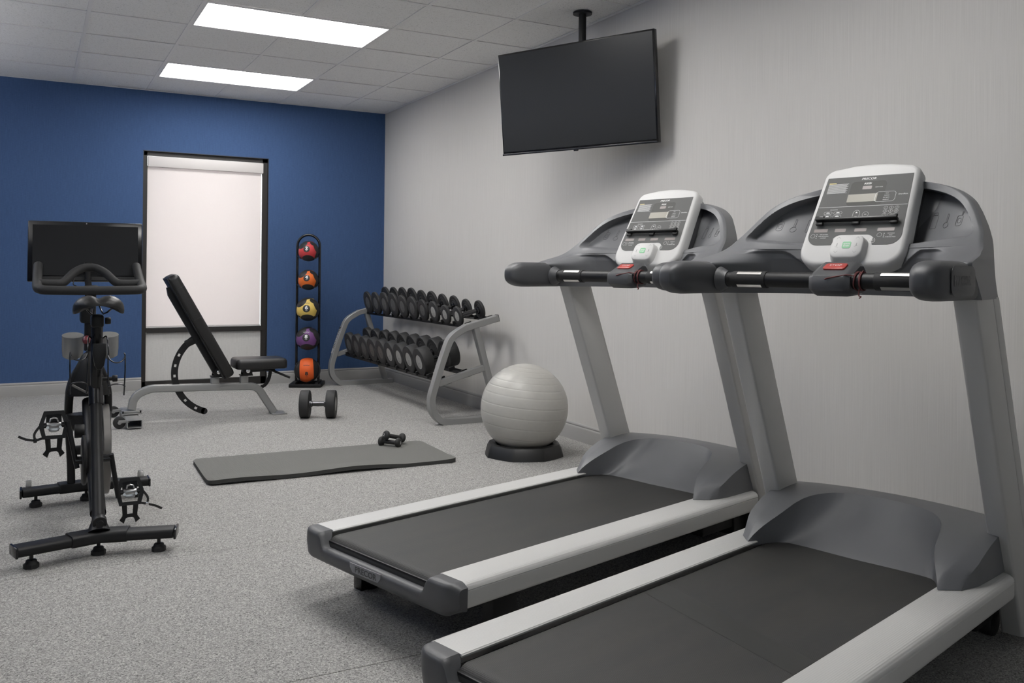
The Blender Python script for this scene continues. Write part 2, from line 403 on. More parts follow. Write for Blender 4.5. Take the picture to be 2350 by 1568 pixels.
# ceiling: grid of lay-in tiles
ceil = struct('ceiling', MB().box((XL/2, YB/2, H+.13), (-XL+.3, -YB+.3, .1)), mat('plenum', (.3, .3, .3, 1), .9))
xs = [0, -A0]; 
while xs[-1] > XL: xs.append(max(XL, xs[-1]-T))
ys = [0, -B0]
while ys[-1] > YB: ys.append(max(YB, ys[-1]-T))
FIX = [(2, r) for r in (1, 4, 7, 10)]      # troffers take columns 2-3 at these rows; last two unseen, added for light
tile_cache = {}
for i in range(len(xs)-1):
    for j in range(len(ys)-1):
        if i in (2, 3) and j in (1, 4, 7, 10): continue
        w_, d_ = xs[i]-xs[i+1]-.004, ys[j]-ys[j+1]-.004
        key = (round(w_, 3), round(d_, 3))
        if key not in tile_cache:
            o = obj('ceiling_tile', MB().box((0, 0, 0), (w_, d_, .016), bev=.002, seg=1), TILE, ceil); tile_cache[key] = o
        else: o = inst(tile_cache[key], (0, 0, 0), ceil)
        o.location = ((xs[i]+xs[i+1])/2, (ys[j]+ys[j+1])/2, H+.012+random.uniform(-.0008, .0008))
for i, x in enumerate(xs[1:-1]):
    k = i+1
    segs = [(0, YB)]
    if k == 3:   # interrupted by the troffers
        segs = []; y0 = 0
        for r in (1, 4, 7, 10): segs.append((y0, ys[r])); y0 = ys[r+1]
        segs.append((y0, YB))
    for a, b in segs: obj('grid_tee', MB().box((x, (a+b)/2, H+.001), (.024, a-b, .004)), TEE, ceil)
for j, y in enumerate(ys[1:-1]): obj('grid_tee', MB().box((XL/2, y, H+.0005), (-XL, .024, .0038)), TEE, ceil)
m = MB().box((-.011, YB/2, H-.001), (.022, -YB, .004)).box((XL/2, -.011, H-.001), (-XL, .022, .004)).box((XL+.011, YB/2, H-.001), (.022, -YB, .004))
obj('wall_angle', m, TEE, ceil)
fix_words = ['ceiling light panel nearest the blue wall', 'larger-looking ceiling light panel, second from the blue wall', 'third ceiling light panel from the blue wall, over the television row, unseen and added to light the room', 'fourth ceiling light panel from the blue wall, unseen and added to light the room', 'ceiling light panel farthest from the blue wall']
for n_, (c_, r_) in enumerate(FIX):
    x0, x1, y0, y1 = xs[2], xs[4], ys[r_], ys[r_+1]
    t = thing('ceiling_light', 'white rectangular '+fix_words[n_], 'light', ((x0+x1)/2, (y0+y1)/2, H), 0, 'recessed ceiling light panels')
    w_, d_ = x0-x1, y0-y1
    fr = MB()
    for sx, sy, px, py in [(w_-.026, .012, 0, d_/2-.018), (w_-.026, .012, 0, -d_/2+.018), (.012, d_-.026, w_/2-.018, 0), (.012, d_-.026, -w_/2+.018, 0)]:
        fr.box((px, py, .004), (sx, sy, .012), bev=.002, seg=1)
    obj('light_frame', fr, TEE, t)
    obj('diffuser', MB().box((0, 0, .012), (w_-.045, d_-.045, .006)), LENS, t)
    obj('light_housing', MB().box((0, 0, .05), (w_-.03, d_-.03, .06)), TEE, t)

pd_ = thing('added_wall_light', 'long white light added along the unseen left wall as ceiling fill', 'light', (-4.95, -3.9, FILL_Z))  # added fixture out of view, a body for the ceiling fill light
obj('housing', MB().box((-.03, 0, -.06), (.20, 6.6, .08), bev=.01), TEE, pd_)
obj('back_plate', MB().box((-.135, 0, -.04), (.02, 6.6, .14), bev=.004), TEE, pd_)
# baseboards
def baseb(name, p0, p1, nrm):
    p0, p1, nrm = Vector(p0), Vector(p1), Vector(nrm); t = p1-p0
    prof = [(0, 0), (.014, 0), (.014, .085), (.012, .093), (.009, .096), (.009, .101), (.011, .104), (.010, .110), (.006, .116), (0, .118)]
    m = MB(); m.ring([[p0+nrm*a+Vector((0, 0, b)) for a, b in prof], [p1+nrm*a+Vector((0, 0, b)) for a, b in prof]])
    struct(name, m, BASEB)
baseb('baseboard_right', (0, YB, 0), (0, 0, 0), (-1, 0, 0))
baseb('baseboard_back_left', (XL, 0, 0), (WX0, 0, 0), (0, -1, 0))
baseb('baseboard_back_right', (WX1, 0, 0), (0, 0, 0), (0, -1, 0))
baseb('baseboard_left', (XL, YB, 0), (XL, 0, 0), (1, 0, 0))
# window_1: dark frame in the blue wall, glass, roller blind
wd = bpy.data.objects.new('window_1', None); C.objects.link(wd); wd['kind'] = 'structure'; wd.location = ((WX0+WX1)/2, 0, 0)
hw = (WX1-WX0)/2; fy = .030
def wbar(cx, cz, sx, sz, y=fy+.025, d=.05, name='window_frame', mt=None):
    return obj(name, MB().box((cx, y, cz), (sx, d, sz), bev=.003, seg=1), mt or BLKFRAME, wd)
wbar(-hw+.020, WZ1/2, .040, WZ1); wbar(hw-.027, WZ1/2, .054, WZ1); wbar(0, WZ1-.022, 2*hw, .044); wbar(0, .037, 2*hw, .074)
wbar(0, .545, 2*hw-.08, .048, y=fy+.014)
obj('window_reveal', MB().box((-hw+.003, .05, WZ1/2), (.006, .1, WZ1)).box((hw-.003, .05, WZ1/2), (.006, .1, WZ1)).box((0, .05, WZ1-.003), (2*hw, .1, .006)), BLKFRAME, wd)
obj('glass_pane', MB().box((0, .105, WZ1/2), (2*hw-.05, .008, WZ1-.05)), GLASS, wd)
rb = thing('roller_blind', 'pale translucent roller blind pulled down over the upper part of the window', 'blind', ((WX0+WX1)/2, 0, 0))
obj('cassette', MB().box((-.003, fy+.002, 2.108), (1.048, .05, .098), bev=.004), BLINDBOX, rb)
obj('blind_fabric', MB().box((-.012, fy+.012, 1.325), (1.036, .0015, 1.49)), BLIND, rb)
obj('bottom_bar', MB().box((-.012, fy+.012, .578), (1.038, .012, .016), bev=.003), BLINDBOX, rb)
obj('side_channel', MB().box((.513, fy+.010, 1.325), (.007, .012, 1.49), bev=.001, seg=1), mat('channel_white', (.8, .8, .8, 1), .3), rb)
lo = thing('lower_shade', 'off-white linen textured shade panel under the black window rail', 'shade', ((WX0+WX1)/2, 0, 0))
obj('shade_fabric', MB().box((-.006, fy+.02, .297), (1.052, .004, .446)), SHADE2, lo)

# ------------------------------------------------------------------ treadmill
HD = R(15.4); D3 = Vector((math.cos(HD), math.sin(HD), 0)); N3 = Vector((-math.sin(HD), math.cos(HD), 0))
OL = Vector((-2.2475, -6.12, 0)); OR = OL-D3*.31-N3*1.027
def interp(tab, x):
    if x <= tab[0][0]: return tab[0][1]
    for (a, b), (c, d) in zip(tab, tab[1:]):
        if x <= c:
            t = (x-a)/(c-a); return b+(d-b)*t
    return tab[-1][1]
def sstep(a, b, x):
    t = max(0, min(1, (x-a)/(b-a))); return t*t*(3-2*t)
def smooth_tab(tab, n=12):
    pts = smooth_poly([Vector((a, b)) for a, b in tab], n, False); return [(p.x, p.y) for p in pts]

def treadmill(label, loc, seam=False):
    t = thing('treadmill', label, 'treadmill', loc, HD, 'treadmills')
    X, Y, Z = Vector((1, 0, 0)), Vector((0, 1, 0)), Vector((0, 0, 1))
    # --- deck and belt
    obj('deck', MB().box((.66, 0, .195), (1.36, .60, .055), bev=.003), BLACK, t)
    loop = []
    rr = .036; bz = .236
    for k in range(13):
        a = R(90+180*k/12); loop.append((.012+rr*math.cos(a), bz-rr+rr*math.sin(a)))
    loop += [(1.44, bz-2*rr), (1.44, bz-2*rr+.003), (.012, bz-2*rr+.003)]
    inner = [(.012+(rr-.003)*math.cos(R(270-180*k/12)), bz-rr+(rr-.003)*math.sin(R(270-180*k/12))) for k in range(13)]
    loop += inner[1:]; loop += [(1.44, bz-.003), (1.44, bz)]
    mb = MB(); mb.prism(loop, (0, -.272, 0), X, Z, Y, .544); obj('running_belt', mb, BELT, t, ang=25)
    if seam:
        mb = MB().add([(.40, -.27, bz+.0006), (.52, .27, bz+.0006), (.62, .27, bz+.0006), (.50, -.27, bz+.0006)], [(0, 1, 2, 3)]); 
        q = MB(); q.add([(.40, -.27, bz+.0006), (.50, -.27, bz+.0006), (.62, .27, bz+.0006), (.52, .27, bz+.0006)], [(0, 1, 2, 3)])
        obj('belt_splice', q, mat('belt_splice', (.026, .026, .025, 1), .5), t, label='smooth diagonal splice band on the belt')
    obj('rear_roller', MB().cyl((.012, -.282, bz-rr), (.012, .282, bz-rr), rr-.004, n=24), BLKGLOSS, t)
    # --- side rails
    sec = [(.2835, .2435), (.2835, .247), (.287, .250), (.382, .250), (.394, .247), (.402, .240), (.405, .231), (.4025, .229), (.405, .227), (.405, .190), (.402, .180), (.394, .174), (.37, .172), (.37, .240), (.31, .240), (.31, .2435)]
    for s in (1, -1):
        mb = MB(); mb.ring([[Vector((u, s*a, b)) for a, b in sec] for u in (.003, 1.552)]); obj('side_rail', mb, ALU, t)
    # --- rear end cap, one moulding with raised corners and a low middle lip
    mb = MB(); N = 72; rows = []
    vs_ = [-.407+.814*k/N for k in range(N+1)]
    def top(v):
        a = abs(v); return .250-.046*(1-sstep(.262, .292, a))-.012*sstep(.385, .407, a)
    def back(v):
        a = abs(v); return -.050-.004*(1-(a/.407)**2)+(.040 if v > 0 else .022)*(max(0, (a-.345)/.062))**2.2
    rows = []
    for v in vs_:
        b = back(v); tp = top(v); a = abs(v); mid = 1-sstep(.262, .292, a)
        bot = .150+.022*sstep(.345, .407, a)
        f0 = .004*(1-mid)-.020*mid
        rows.append([Vector((.004, v*.995, bot)), Vector((f0, v, tp-.001)), Vector((f0, v, tp)), Vector(((b+f0)/2, v, tp+.0005)), Vector((b+.008, v, tp-.001)), Vector((b+.002, v, tp-.006)),
                     Vector((b, v, tp-.014)), Vector((b-.001, v, (tp+bot)/2+.004)), Vector((b+.003, v, bot+.016)), Vector((b+.012, v, bot+.005)), Vector((b+.026, v, bot))])
    mb.ring(rows, True); obj('end_cap', mb, PLAST_D, t, ang=40)
    # recessed inner trough behind the lip
    mb = MB(); mb.box((-.012, 0, .160), (.05, .54, .016), bev=.004); obj('roller_guard', mb, PLAST_D, t)
    # badge
    bx = Matrix.Identity(3)
    bm_ = MB(); pl = [(.082, .016), (-.082, .016), (-.080, .002), (-.066, -.013), (.066, -.013), (.080, .002)]
    bo = Vector((-.0546, .010, .187)); bn = Vector((-1, 0, -.02)).normalized()
    bxx = Vector((0.02, -1, 0)).normalized(); byy = Z
    bm_.prism(pl, bo, bxx, byy, bn, .0025, bev=.0006); bd = obj('badge', bm_, LOGO2, t, label='silver maker badge on the rear cap')
    tm = MB(); text_mb(tm, 'PRECOR', .026, bo+bn*.0032+bxx*.004, bxx, byy, bn, sx=1.15, bold=.0005); obj('badge_lettering', tm, mat('badge_ink', (.07, .07, .075, 1), .5), bd)
    # --- motor hood
    P_ = smooth_tab([(1.24, .250), (1.28, .292), (1.35, .333), (1.45, .368), (1.55, .385), (1.65, .388), (1.74, .374), (1.81, .32), (1.84, .22), (1.845, .13)])
    ridge = smooth_tab([(0, 1.60), (.08, 1.596), (.15, 1.575), (.20, 1.53), (.228, 1.465), (.246, 1.37), (.272, 1.305), (.30, 1.25)])
    lip = smooth_tab([(0, 1.368), (.20, 1.375), (.245, 1.365), (.27, 1.325), (.30, 1.25)])
    ms = 60; vv = [-.385+.77*k/ms for k in range(ms+1)]
    def crown(v): a = abs(v)/.385; return .020*a*a
    def fl_(u, v):
        return max(.13, interp(P_, u)-crown(v))
    vo = smooth_tab([(1.24, .347), (1.29, .352), (1.34, .362), (1.42, .368), (1.50, .371), (1.60, .373), (1.85, .374)])
    rec = MB(); n1 = 16; rr_ = []
    vr = [-.30+.60*k/64 for k in range(65)]
    for v in vr:
        a = abs(v); l = interp(lip, a); g = interp(ridge, a); hz = fl_(g, v)
        rr_.append([Vector((l+(g-l)*((k/n1)**.80), v, .234+(hz-.234)*((k/n1)**1.25))) for k in range(n1+1)])
    rec.add([p for c in rr_ for p in c], [((n1+1)*i+j, (n1+1)*i+j+1, (n1+1)*(i+1)+j+1, (n1+1)*(i+1)+j) for i in range(64) for j in range(n1)])
    obj('hood_scoop', rec, PLAST_M, t, ang=60, recalc=False)
    hd = MB(); n2 = 28; cols = []; vv = [-1+2*k/76 for k in range(77)]
    for s_ in vv:
        a = abs(s_)*.345; g = interp(ridge, a) if a < .30 else 1.25+(a-.30)/.045*.045
        col = []
        for k in range(n2+1):
            u = g+(1.845-g)*(k/n2); v = s_*.345+(1 if s_ > 0 else -1)*(interp(vo, u)-.345)*(a/.345)**3*min(1, (u-g)/.07)
            dl = max(0, g-1.25) if a >= .30 else 0
            z_ = fl_(u-dl*max(0, 1-(u-g)/.25), v) if k else (fl_(g, v) if a < .30 else .2515)
            col.append(Vector((u, v, z_)))
        cols.append(col)
    L0 = [Vector((p.x, p.y-.002, .2505 if p.x < 1.60 else .14)) for p in cols[0]]; L1 = [Vector((p.x, p.y+.002, .2505 if p.x < 1.60 else .14)) for p in cols[-1]]
    cols = [L0]+cols+[L1]; nn = n2+1
    hd.add([p for c in cols for p in c], [(nn*i+j, nn*i+j+1, nn*(i+1)+j+1, nn*(i+1)+j) for i in range(len(cols)-1) for j in range(n2)])
    hood = obj('motor_hood', hd, PLAST_M, t, ang=45, recalc=False)
    for me in (hood.data,):
        bm2 = bmesh.new(); bm2.from_mesh(me); bmesh.ops.recalc_face_normals(bm2, faces=bm2.faces[:]); bm2.to_mesh(me); bm2.free()
    obj('front_frame', MB().box((1.68, 0, .10), (.30, .62, .09), bev=.01), BLACK, t)
    # --- uprights
    for s in (1, -1):
        mb = MB(); rings = []
        for z_, u_ in ((1.072, 1.224), (.27, 1.557), (.035, 1.655)):
            rings.append([Vector((u_+.070+a, s*.369+b, z_)) for a, b in rrect(.140, .062, .009, 3)])
        mb.ring(rings); up_ = obj('upright', mb, ALUP, t)
        mb = MB(); rings = []
        for z_, u_ in ((1.070, 1.224), (.27, 1.557), (.045, 1.650)):
            rings.append([Vector((u_+.160+a, s*.386+b, z_)) for a, b in rrect(.050, .030, .004, 3)])
        mb.ring(rings); obj('upright_channel', mb, ALUP, up_)
    # --- feet
    for s in (1, -1):
        obj('rear_foot', MB().box((.19, s*.34, .09), (.10, .05, .18), bev=.004).cyl((.19, s*.34, 0), (.19, s*.34, .03), .032, n=20), BLACK if s < 0 else BLKGLOSS, t)
    for s in (1, -1): obj('front_wheel', MB().cyl((1.70, s*.29-.02, .045), (1.70, s*.29+.02, .045), .045, n=24, bev=.006), RUBBER, t)
    obj('lift_frame', MB().box((1.50, 0, .115), (.36, .60, .05), bev=.006), BLACK, t)
    # --- console shell: front height field u(v,w)
    hwt = smooth_tab([(1.066, .427), (1.168, .428), (1.195, .414), (1.225, .396), (1.25, .386), (1.285, .367), (1.32, .346), (1.355, .318), (1.385, .275), (1.405, .225), (1.422, .155), (1.430, .08), (1.432, .012)], 6)
    fs = smooth_tab([(1.066, 1.183), (1.10, 1.153), (1.14, 1.118), (1.160, 1.102), (1.172, 1.125), (1.19, 1.195), (1.21, 1.255), (1.25, 1.315), (1.285, 1.352), (1.355, 1.412), (1.44, 1.480)], 6)
    def valley(v):   # lower edge of the lit fascia
        a = abs(v); return 1.148+.058*sstep(.125, .225, a)-.012*sstep(.27, .36, a)
    topo = sorted((h_, w_) for w_, h_ in hwt if w_ > 1.235)
    def pocket(v, wz):
        a = abs(v); dh = interp(hwt, wz)-a; dv = interp(topo, a)-wz if a < .392 else -1
        if dh <= 0 or dv <= 0: return -1
        d = dh*dv/math.hypot(dh, dv)-.021
        lowb = 1.222+.014*sstep(.14, .34, a)
        d2 = wz-lowb; d3 = a-.105
        # rounded lower outer corner
        if d < .03 and d2 < .03 and d > 0 and d2 > 0: d = .03-math.hypot(.03-d, .03-d2)
        return min(d, d2, d3)
    def ufront(v, wz):
        a = abs(v); side = sstep(.25, .372, a)
        cen = 1.350+(wz-1.16)*.64 if wz > 1.18 else 1.350+.0128-(1.18-wz)*.05
        cen = min(cen, 1.50)
        if wz > 1.21:
            t_ = sstep(.10, .33, a); ub = cen*(1-t_)+interp(fs, wz)*t_
        else:
            t_ = sstep(.10, .33, a); mid_ = cen*(1-t_)+(1.262+(wz-1.21)*.4)*t_
            ub = mid_*(1-side)+interp(fs, wz)*side
        vl = valley(v)
        if wz < vl: ub += (1-side)*((vl-wz)*.50+.010*sstep(0, .010, vl-wz))
        p = pocket(v, wz)
        if p > 0:
            inn = max(0, (a-.12)/.25)
            ub += .066*sstep(0, .0075, p)*(1.0-.30*inn)
        return ub
    def uback(v, wz):
        return interp([(1.066, 1.408), (1.17, 1.418), (1.25, 1.435), (1.33, 1.465), (1.40, 1.51), (1.432, 1.535)], wz)+.04*(1-min(1, abs(v)/.39)**2)
    nw, nv = 270, 330; ws = [1.066+(1.432-1.066)*k/nw for k in range(nw+1)]
    fr = []; bd_ = []
    for wz in ws:
        h_ = interp(hwt, wz); row = []
        for k in range(nv+1):
            v = -h_+2*h_*k/nv; e = max(0, (abs(v)-h_+.010)/.010)
            row.append(Vector((ufront(v, wz)+.008*(e**2), v, wz)))
        fr.append(row)
    mb = MB(); W_ = nv+1
    mb.add([p for r in fr for p in r], [(i*W_+j, i*W_+j+1, (i+1)*W_+j+1, (i+1)*W_+j) for i in range(nw) for j in range(nv)])
    hbt = smooth_tab([(1.066, .398), (1.12, .389), (1.18, .382), (1.24, .372), (1.30, .345), (1.36, .305), (1.40, .24), (1.44, .15)], 6)
    def bpt(v, wz): 
        h_ = interp(hwt, wz); hb = min(h_*.965, interp(hbt, wz)); vb = v/h_*hb
        return Vector((uback(vb, wz), vb, wz))
    rim = fr[0]+[fr[i][nv] for i in range(1, nw)]+fr[nw][::-1]+[fr[i][0] for i in range(nw-1, 0, -1)]
    r2_ = [bpt(p.y*.9999, p.z) for p in rim]; mid_ = [Vector((p.x*.55+q.x*.45, p.y*.55+q.y*.45, p.z)) for p, q in zip(rim, r2_)]
    n_ = len(rim)
    mb.add(rim+mid_+r2_, [(i, (i+1) % n_, n_+(i+1) % n_, n_+i) for i in range(n_)]+[(n_+i, n_+(i+1) % n_, 2*n_+(i+1) % n_, 2*n_+i) for i in range(n_)])
    bk = []
    for i in range(41):
        wz = 1.066+(1.432-1.066)*i/40; h_ = interp(hwt, wz); bk.append([bpt(-h_+2*h_*k/40, wz) for k in range(41)])
    mb.add([p for r in bk for p in r], [(i*41+j, (i+1)*41+j, (i+1)*41+j+1, i*41+j+1) for i in range(40) for j in range(40)])
    bm_ = None
    obj('console_shell', mb, PLAST_M, t, ang=30, recalc=False)
    # --- arms
    for s in (1, -1):
        mb = MB(); rings = []
        us = [.895, .897, .902, .910, .922, .938, .955, .975, .995, 1.02, 1.05, 1.092]
        for u in us:
            k = min(1, (u-.8945)/.085); e = math.sqrt(max(0, 1-(1-k)**2)); hh = .052*(.18+.82*e) if k < 1 else .052; ww = .047*(.25+.75*e) if k < 1 else .047
            cz = 1.1165
            cy = s*(.382)
            ring = []
            for q in range(28):
                a = 2*PI*q/28; ca, sa = math.cos(a), math.sin(a); ex = .62
                ring.append(Vector((u, cy+ww*abs(ca)**ex*(1 if ca > 0 else -1), cz+hh*abs(sa)**ex*(1 if sa > 0 else -1))))
            # slanted seam with the shell at the front end
            if u > 1.0:
                for p in ring: p.x += (1.168-p.z)*.86*(u-1.0)/.092
            rings.append(ring)
        mb.ring(rings); arm = obj('arm_rest', mb, PLAST_D, t, ang=60)
        # recessed oval with raised lettering on the outer side
        o_ = Vector((1.045, s*.4295, 1.1165)); axx = Vector((1, 0, 0))*(-s) if s > 0 else Vector((1, 0, 0))
        pm = MB(); pm.prism(rrect(.165, .078, .026, 6), o_+Vector((0, s*.0004, 0)), axx, Z, Vector((0, s, 0)), .0012, bev=.0004); obj('side_inlay', pm, PLAST_D, arm)
        tm = MB(); text_mb(tm, 'PRECOR', .033, o_+Vector((0, s*.0026, 0))-axx*.01, axx, Z, Vector((0, s, 0)), sx=.92, bold=.0008)
        obj('raised_lettering', tm, PLAST_D, arm)
        obj('bar_socket', MB().lathe([(0, .040), (.012, .034), (.022, .028), (.030, .026)], (1.128, s*.333, 1.1115), (0, -s, 0), 28), PLAST_D, arm)
    # --- cross bar with pulse grips
    zb = 1.1115; ub = 1.128
    bar = obj('grip_bar', MB().cyl((ub, -.333, zb), (ub, .333, zb), .0235, n=28), BLACK, t)
    for s in (1, -1):
        obj('grip_sleeve', MB().cyl((ub, .285 if s > 0 else -.172, zb), (ub, .165 if s > 0 else -.29, zb), .0262, n=28, bev=.002), FOAM, bar)
        for dz in (1, -1):
            mb = MB(); rings = []
            for v in ((.262, .178) if s > 0 else (-.192, -.275)):
                rings.append([Vector((ub-.0277*math.cos(R(a)), v, zb+dz*.0277*math.sin(R(a)))) for a in range(36, 66, 5)]+[Vector((ub-.0255*math.cos(R(a)), v, zb+dz*.0255*math.sin(R(a)))) for a in range(61, 31, -5)])
            mb.ring(rings); obj('pulse_sensor', mb, STEEL, bar, label='polished metal pulse sensor strip')
    # --- stop housing
    so = Vector((1.138, -.046, 1.105))
    prof = [(-.048, .016), (-.044, .023), (.034, .062), (.060, .062), (.078, .046), (.080, -.010), (.060, -.034), (-.018, -.038), (-.046, -.022), (-.049, -.016)]
    mb = MB(); rings = []
    for v, k in ((-.062, .80), (-.052, .93), (-.046, 1), (.046, 1), (.052, .93), (.062, .80)):
        rings.append([so+Vector((a*k, v, b*k)) for a, b in prof])
    mb.ring(rings); st = obj('stop_housing', mb, PLAST_D, t, ang=30)
    tn = Vector((.078, 0, .039)).normalized(); tz = Vector((-.039, 0, .078)).normalized()
    bo = so+Vector((.002, 0, .0448))
    kb = obj('stop_key', MB().prism(rrect(.066, .036, .008, 4), bo, Vector((0, -1, 0)), tn, tz, .006, bev=.0015), RED, st, label='red stop key')
    tm = MB(); text_mb(tm, 'STOP', .013, bo+tz*.0066+tn*.003, Vector((0, -1, 0)), tn, tz, sx=1.2); obj('stop_lettering', tm, INK, kb)
    # cord wound round the bar
    pts = []
    pts += [so+Vector((-.046, .010, .010)), so+Vector((-.050, .000, .014)), so+Vector((-.046, -.03, .020)), so+Vector((-.040, -.055, .024))]
    for k in range(60):
        a = k/60*2*PI*4.2; pts.append(Vector((ub-.0262*math.cos(a+.6), -.116-.020*abs(math.sin(k/60*PI*1.5)), zb+.0262*math.sin(a+.6))))
    pts += [Vector((ub-.02, -.130, zb-.035)), Vector((ub-.022, -.138, zb-.043)), Vector((ub-.018, -.131, zb-.048))]
    obj('safety_cord', MB().tube(smooth_poly(pts, 3, False), .0019, 6), CORD, t)
    # --- console panel
    co = Vector((1.300, .002, 1.158)); ay = Vector((.190, 0, .325)).normalized(); ax = Vector((0, -1, 0)); an = ax.cross(ay)
    if an.x > 0: an = -an
    hP = .388
    outl = []
    def corner(cx, cy, r, a0, a1, n=8, rx=None):
        return [(cx+(rx or r)*math.cos(R(a0+(a1-a0)*k/n)), cy+r*math.sin(R(a0+(a1-a0)*k/n))) for k in range(n+1)]
    outl += corner(.100, .062, .062, -90, 0, 9, .068)
    outl += [(.1665, .12), (.1615, .22)]
    outl += corner(.117, .335, .040, 0, 80, 7)
    outl += [(.06, .385), (0, .388), (-.06, .385)]
    outl += corner(-.117, .335, .040, 100, 180, 7)
    outl += [(-.1615, .22), (-.1665, .12)]
    outl += corner(-.100, .062, .062, 180, 270, 9, .068)
    mb = MB()
    lay = [(inset(outl, .004), -.052), (outl, -.046), (outl, -.014), (inset(outl, .004), -.005), (inset(outl, .010), -.001), (inset(outl, .016), 0)]
    mb.ring([[co+ax*p[0]+ay*p[1]+an*h for p in pl] for pl, h in lay[1:]])
    panel = obj('console_panel', mb, PLAST_L, t, ang=55, label='glossy white rounded console panel')
    mb = MB(); o2 = inset(outl, .006); mb.ring([[co+ax*p[0]+ay*p[1]+an*h for p in pl] for pl, h in [(inset(outl, .012), -.088), (o2, -.047), (o2, -.044)]])
    obj('panel_back', mb, PLAST_D, panel)
    Q = lambda x, y, h=.0: co+ax*x+ay*y+an*h
    def flat(name, poly, m_, h0=.0002, th=.0008, label=None):
        mb = MB(); mb.prism(poly, Q(0, 0, h0), ax, ay, an, th); return obj(name, mb, m_, panel, label=label)
    pp = [(.139, .335), (-.139, .335)]
    pp += [(-.149, .13)]+corner(-.112, .112, .038, 180, 270, 6)+[(-.066, .0745), (-.062, .086)]+corner(-.042, .086, .026, 150, 90, 4)+corner(.042, .086, .026, 90, 30, 4)+[(.062, .086), (.066, .0745)]
    pp += corner(.112, .112, .038, -90, 0, 6)+[(.149, .13)]
    flat('face_plate', pp, PLATE, label='dark grey printed face plate')
    flat('display_window', rrect(.115, .092, .012, 4, .004, .268), PLATE_D, .001, .0003)
    flat('dot_display', rrect(.096, .030, .001, 1, -.006, .250), LEDM, .0014, .0003)
    flat('heart_display', rrect(.030, .013, .001, 1, .002, .289), LEDR, .0014, .0003)
    for x, w_ in ((-.112, .046), (-.047, .036), (.018, .038), (.098, .052)): flat('segment_display', rrect(w_, .012, .001, 1, x, .1285), LEDR, .0012, .0003)
    # printed legend, joined flat print
    pr = MB(); hT = .0018
    def tx(s, sz, x, y, sx=1, sh=0, b=0): text_mb(pr, s, sz, Q(x, y, hT), ax, ay, an, sx=sx, shear=sh, bold=b)
    def ringp(cx, cy, r, w_=.0006, rx=None, n=20):
        rx = rx or r; vs = []
        for k in range(n):
            a = 2*PI*k/n; vs += [Q(cx+rx*math.cos(a), cy+r*math.sin(a), hT), Q(cx+(rx-w_)*math.cos(a), cy+(r-w_)*math.sin(a), hT)]
        pr.add(vs, [(2*k, 2*((k+1) % n), 2*((k+1) % n)+1, 2*k+1) for k in range(n)])
    def outline(w_, h_, r_, cx, cy, t_=.0008):
        A = rrect(w_, h_, r_, 5, cx, cy); B = rrect(w_-2*t_, h_-2*t_, max(r_-t_, .0005), 5, cx, cy); n = len(A)
        pr.add([Q(p[0], p[1], hT) for p in A]+[Q(p[0], p[1], hT) for p in B], [(k, (k+1) % n, n+(k+1) % n, n+k) for k in range(n)])
    tx('PRECOR', .0115, 0, .3235, 1.1, .2, .0002); tx('932i', .0095, .0, .3045, 1.5, .2, .0002)
    tx('HEART RATE', .0042, .040, .289); tx('SmartRate', .007, .122, .2575, 1.0, .15)
    pr.add([Q(-.1445, .2178, hT), Q(.1445, .2178, hT), Q(.1445, .2190, hT), Q(-.1445, .2190, hT)], [(0, 1, 2, 3)])
    outline(.064, .038, .010, .068, .251)
    for k in range(4): tx(('PEAK', 'CARDIO', 'FAT BURN', 'WARM UP')[k], .0042, .072, .263-.008*k)
    for k in range(13):
        wv = .034-.003*((k*7) % 3)/2; pr.add([Q(-.130, .3075-.0029*k, hT), Q(-.130+2*wv, .3075-.0029*k, hT), Q(-.130+2*wv, .3086-.0029*k, hT), Q(-.130, .3086-.0029*k, hT)], [(0, 1, 2, 3)])
    tx('PROGRAMS', .0048, -.088, .2075)
    for r_ in range(3):
        for c_ in range(2): outline(.028, .0105, .005, -.105+.033*c_, .1955-.0135*r_, .0006)
        for c_ in range(2): pr.add([Q(-.113+.033*c_, .1945-.0135*r_, hT), Q(-.097+.033*c_, .1945-.0135*r_, hT), Q(-.102+.033*c_, .198-.0135*r_, hT), Q(-.108+.033*c_, .198-.0135*r_, hT)], [(0, 1, 2, 3)])
    outline(.022, .034, .011, -.010, .186)
    pr.add([Q(-.014, .192, hT), Q(-.006, .192, hT), Q(-.010, .198, hT)], [(0, 1, 2)]); pr.add([Q(-.014, .180, hT), Q(-.010, .174, hT), Q(-.006, .180, hT)], [(0, 1, 2)])
    ringp(.020, .186, .010); tx('OK', .005, .020, .186)
    n_ = 1
    for r_ in range(3):
        for c_ in range(3): ringp(.080+.017*c_, .208-.0125*r_, .0055, .0006, .0065, 14); tx(str(n_), .0065, .080+.017*c_, .208-.0125*r_); n_ += 1
    ringp(-.134, .1085, .0075); ringp(.082, .1085, .0075); ringp(.064, .0885, .0095, .001)
    for k, s_ in enumerate(('TIME ELAPSED', 'TIME REMAINING', 'CALORIES')): tx(s_, .0045, -.098, .1135-.0065*k); ringp(-.121, .1135-.0065*k, .0014, .0013, n=8)
    for k, s_ in enumerate(('DISTANCE', 'PACE', 'AVERAGE SPEED')): tx(s_, .0045, .117, .1135-.0065*k); ringp(.096, .1135-.0065*k, .0014, .0013, n=8)
    tx('PAUSE', .0038, .064, .0905); tx('RESET', .0038, .064, .0865)
    obj('printed_legend', pr, INK, panel, recalc=False)
    flat('warning_strip', [(-.130, .3105), (-.106, .3105), (-.106, .3142), (-.130, .3142)], YEL, .0012, .0003)
    # start pad
    pad = MB(); lay = [(rrect(.112, .096, .030, 6, 0, .052), 0), (rrect(.104, .086, .027, 6, 0, .055), .014), (rrect(.100, .082, .024, 6, 0, .056), .022), (rrect(.094, .076, .022, 6, 0, .057), .0245)]
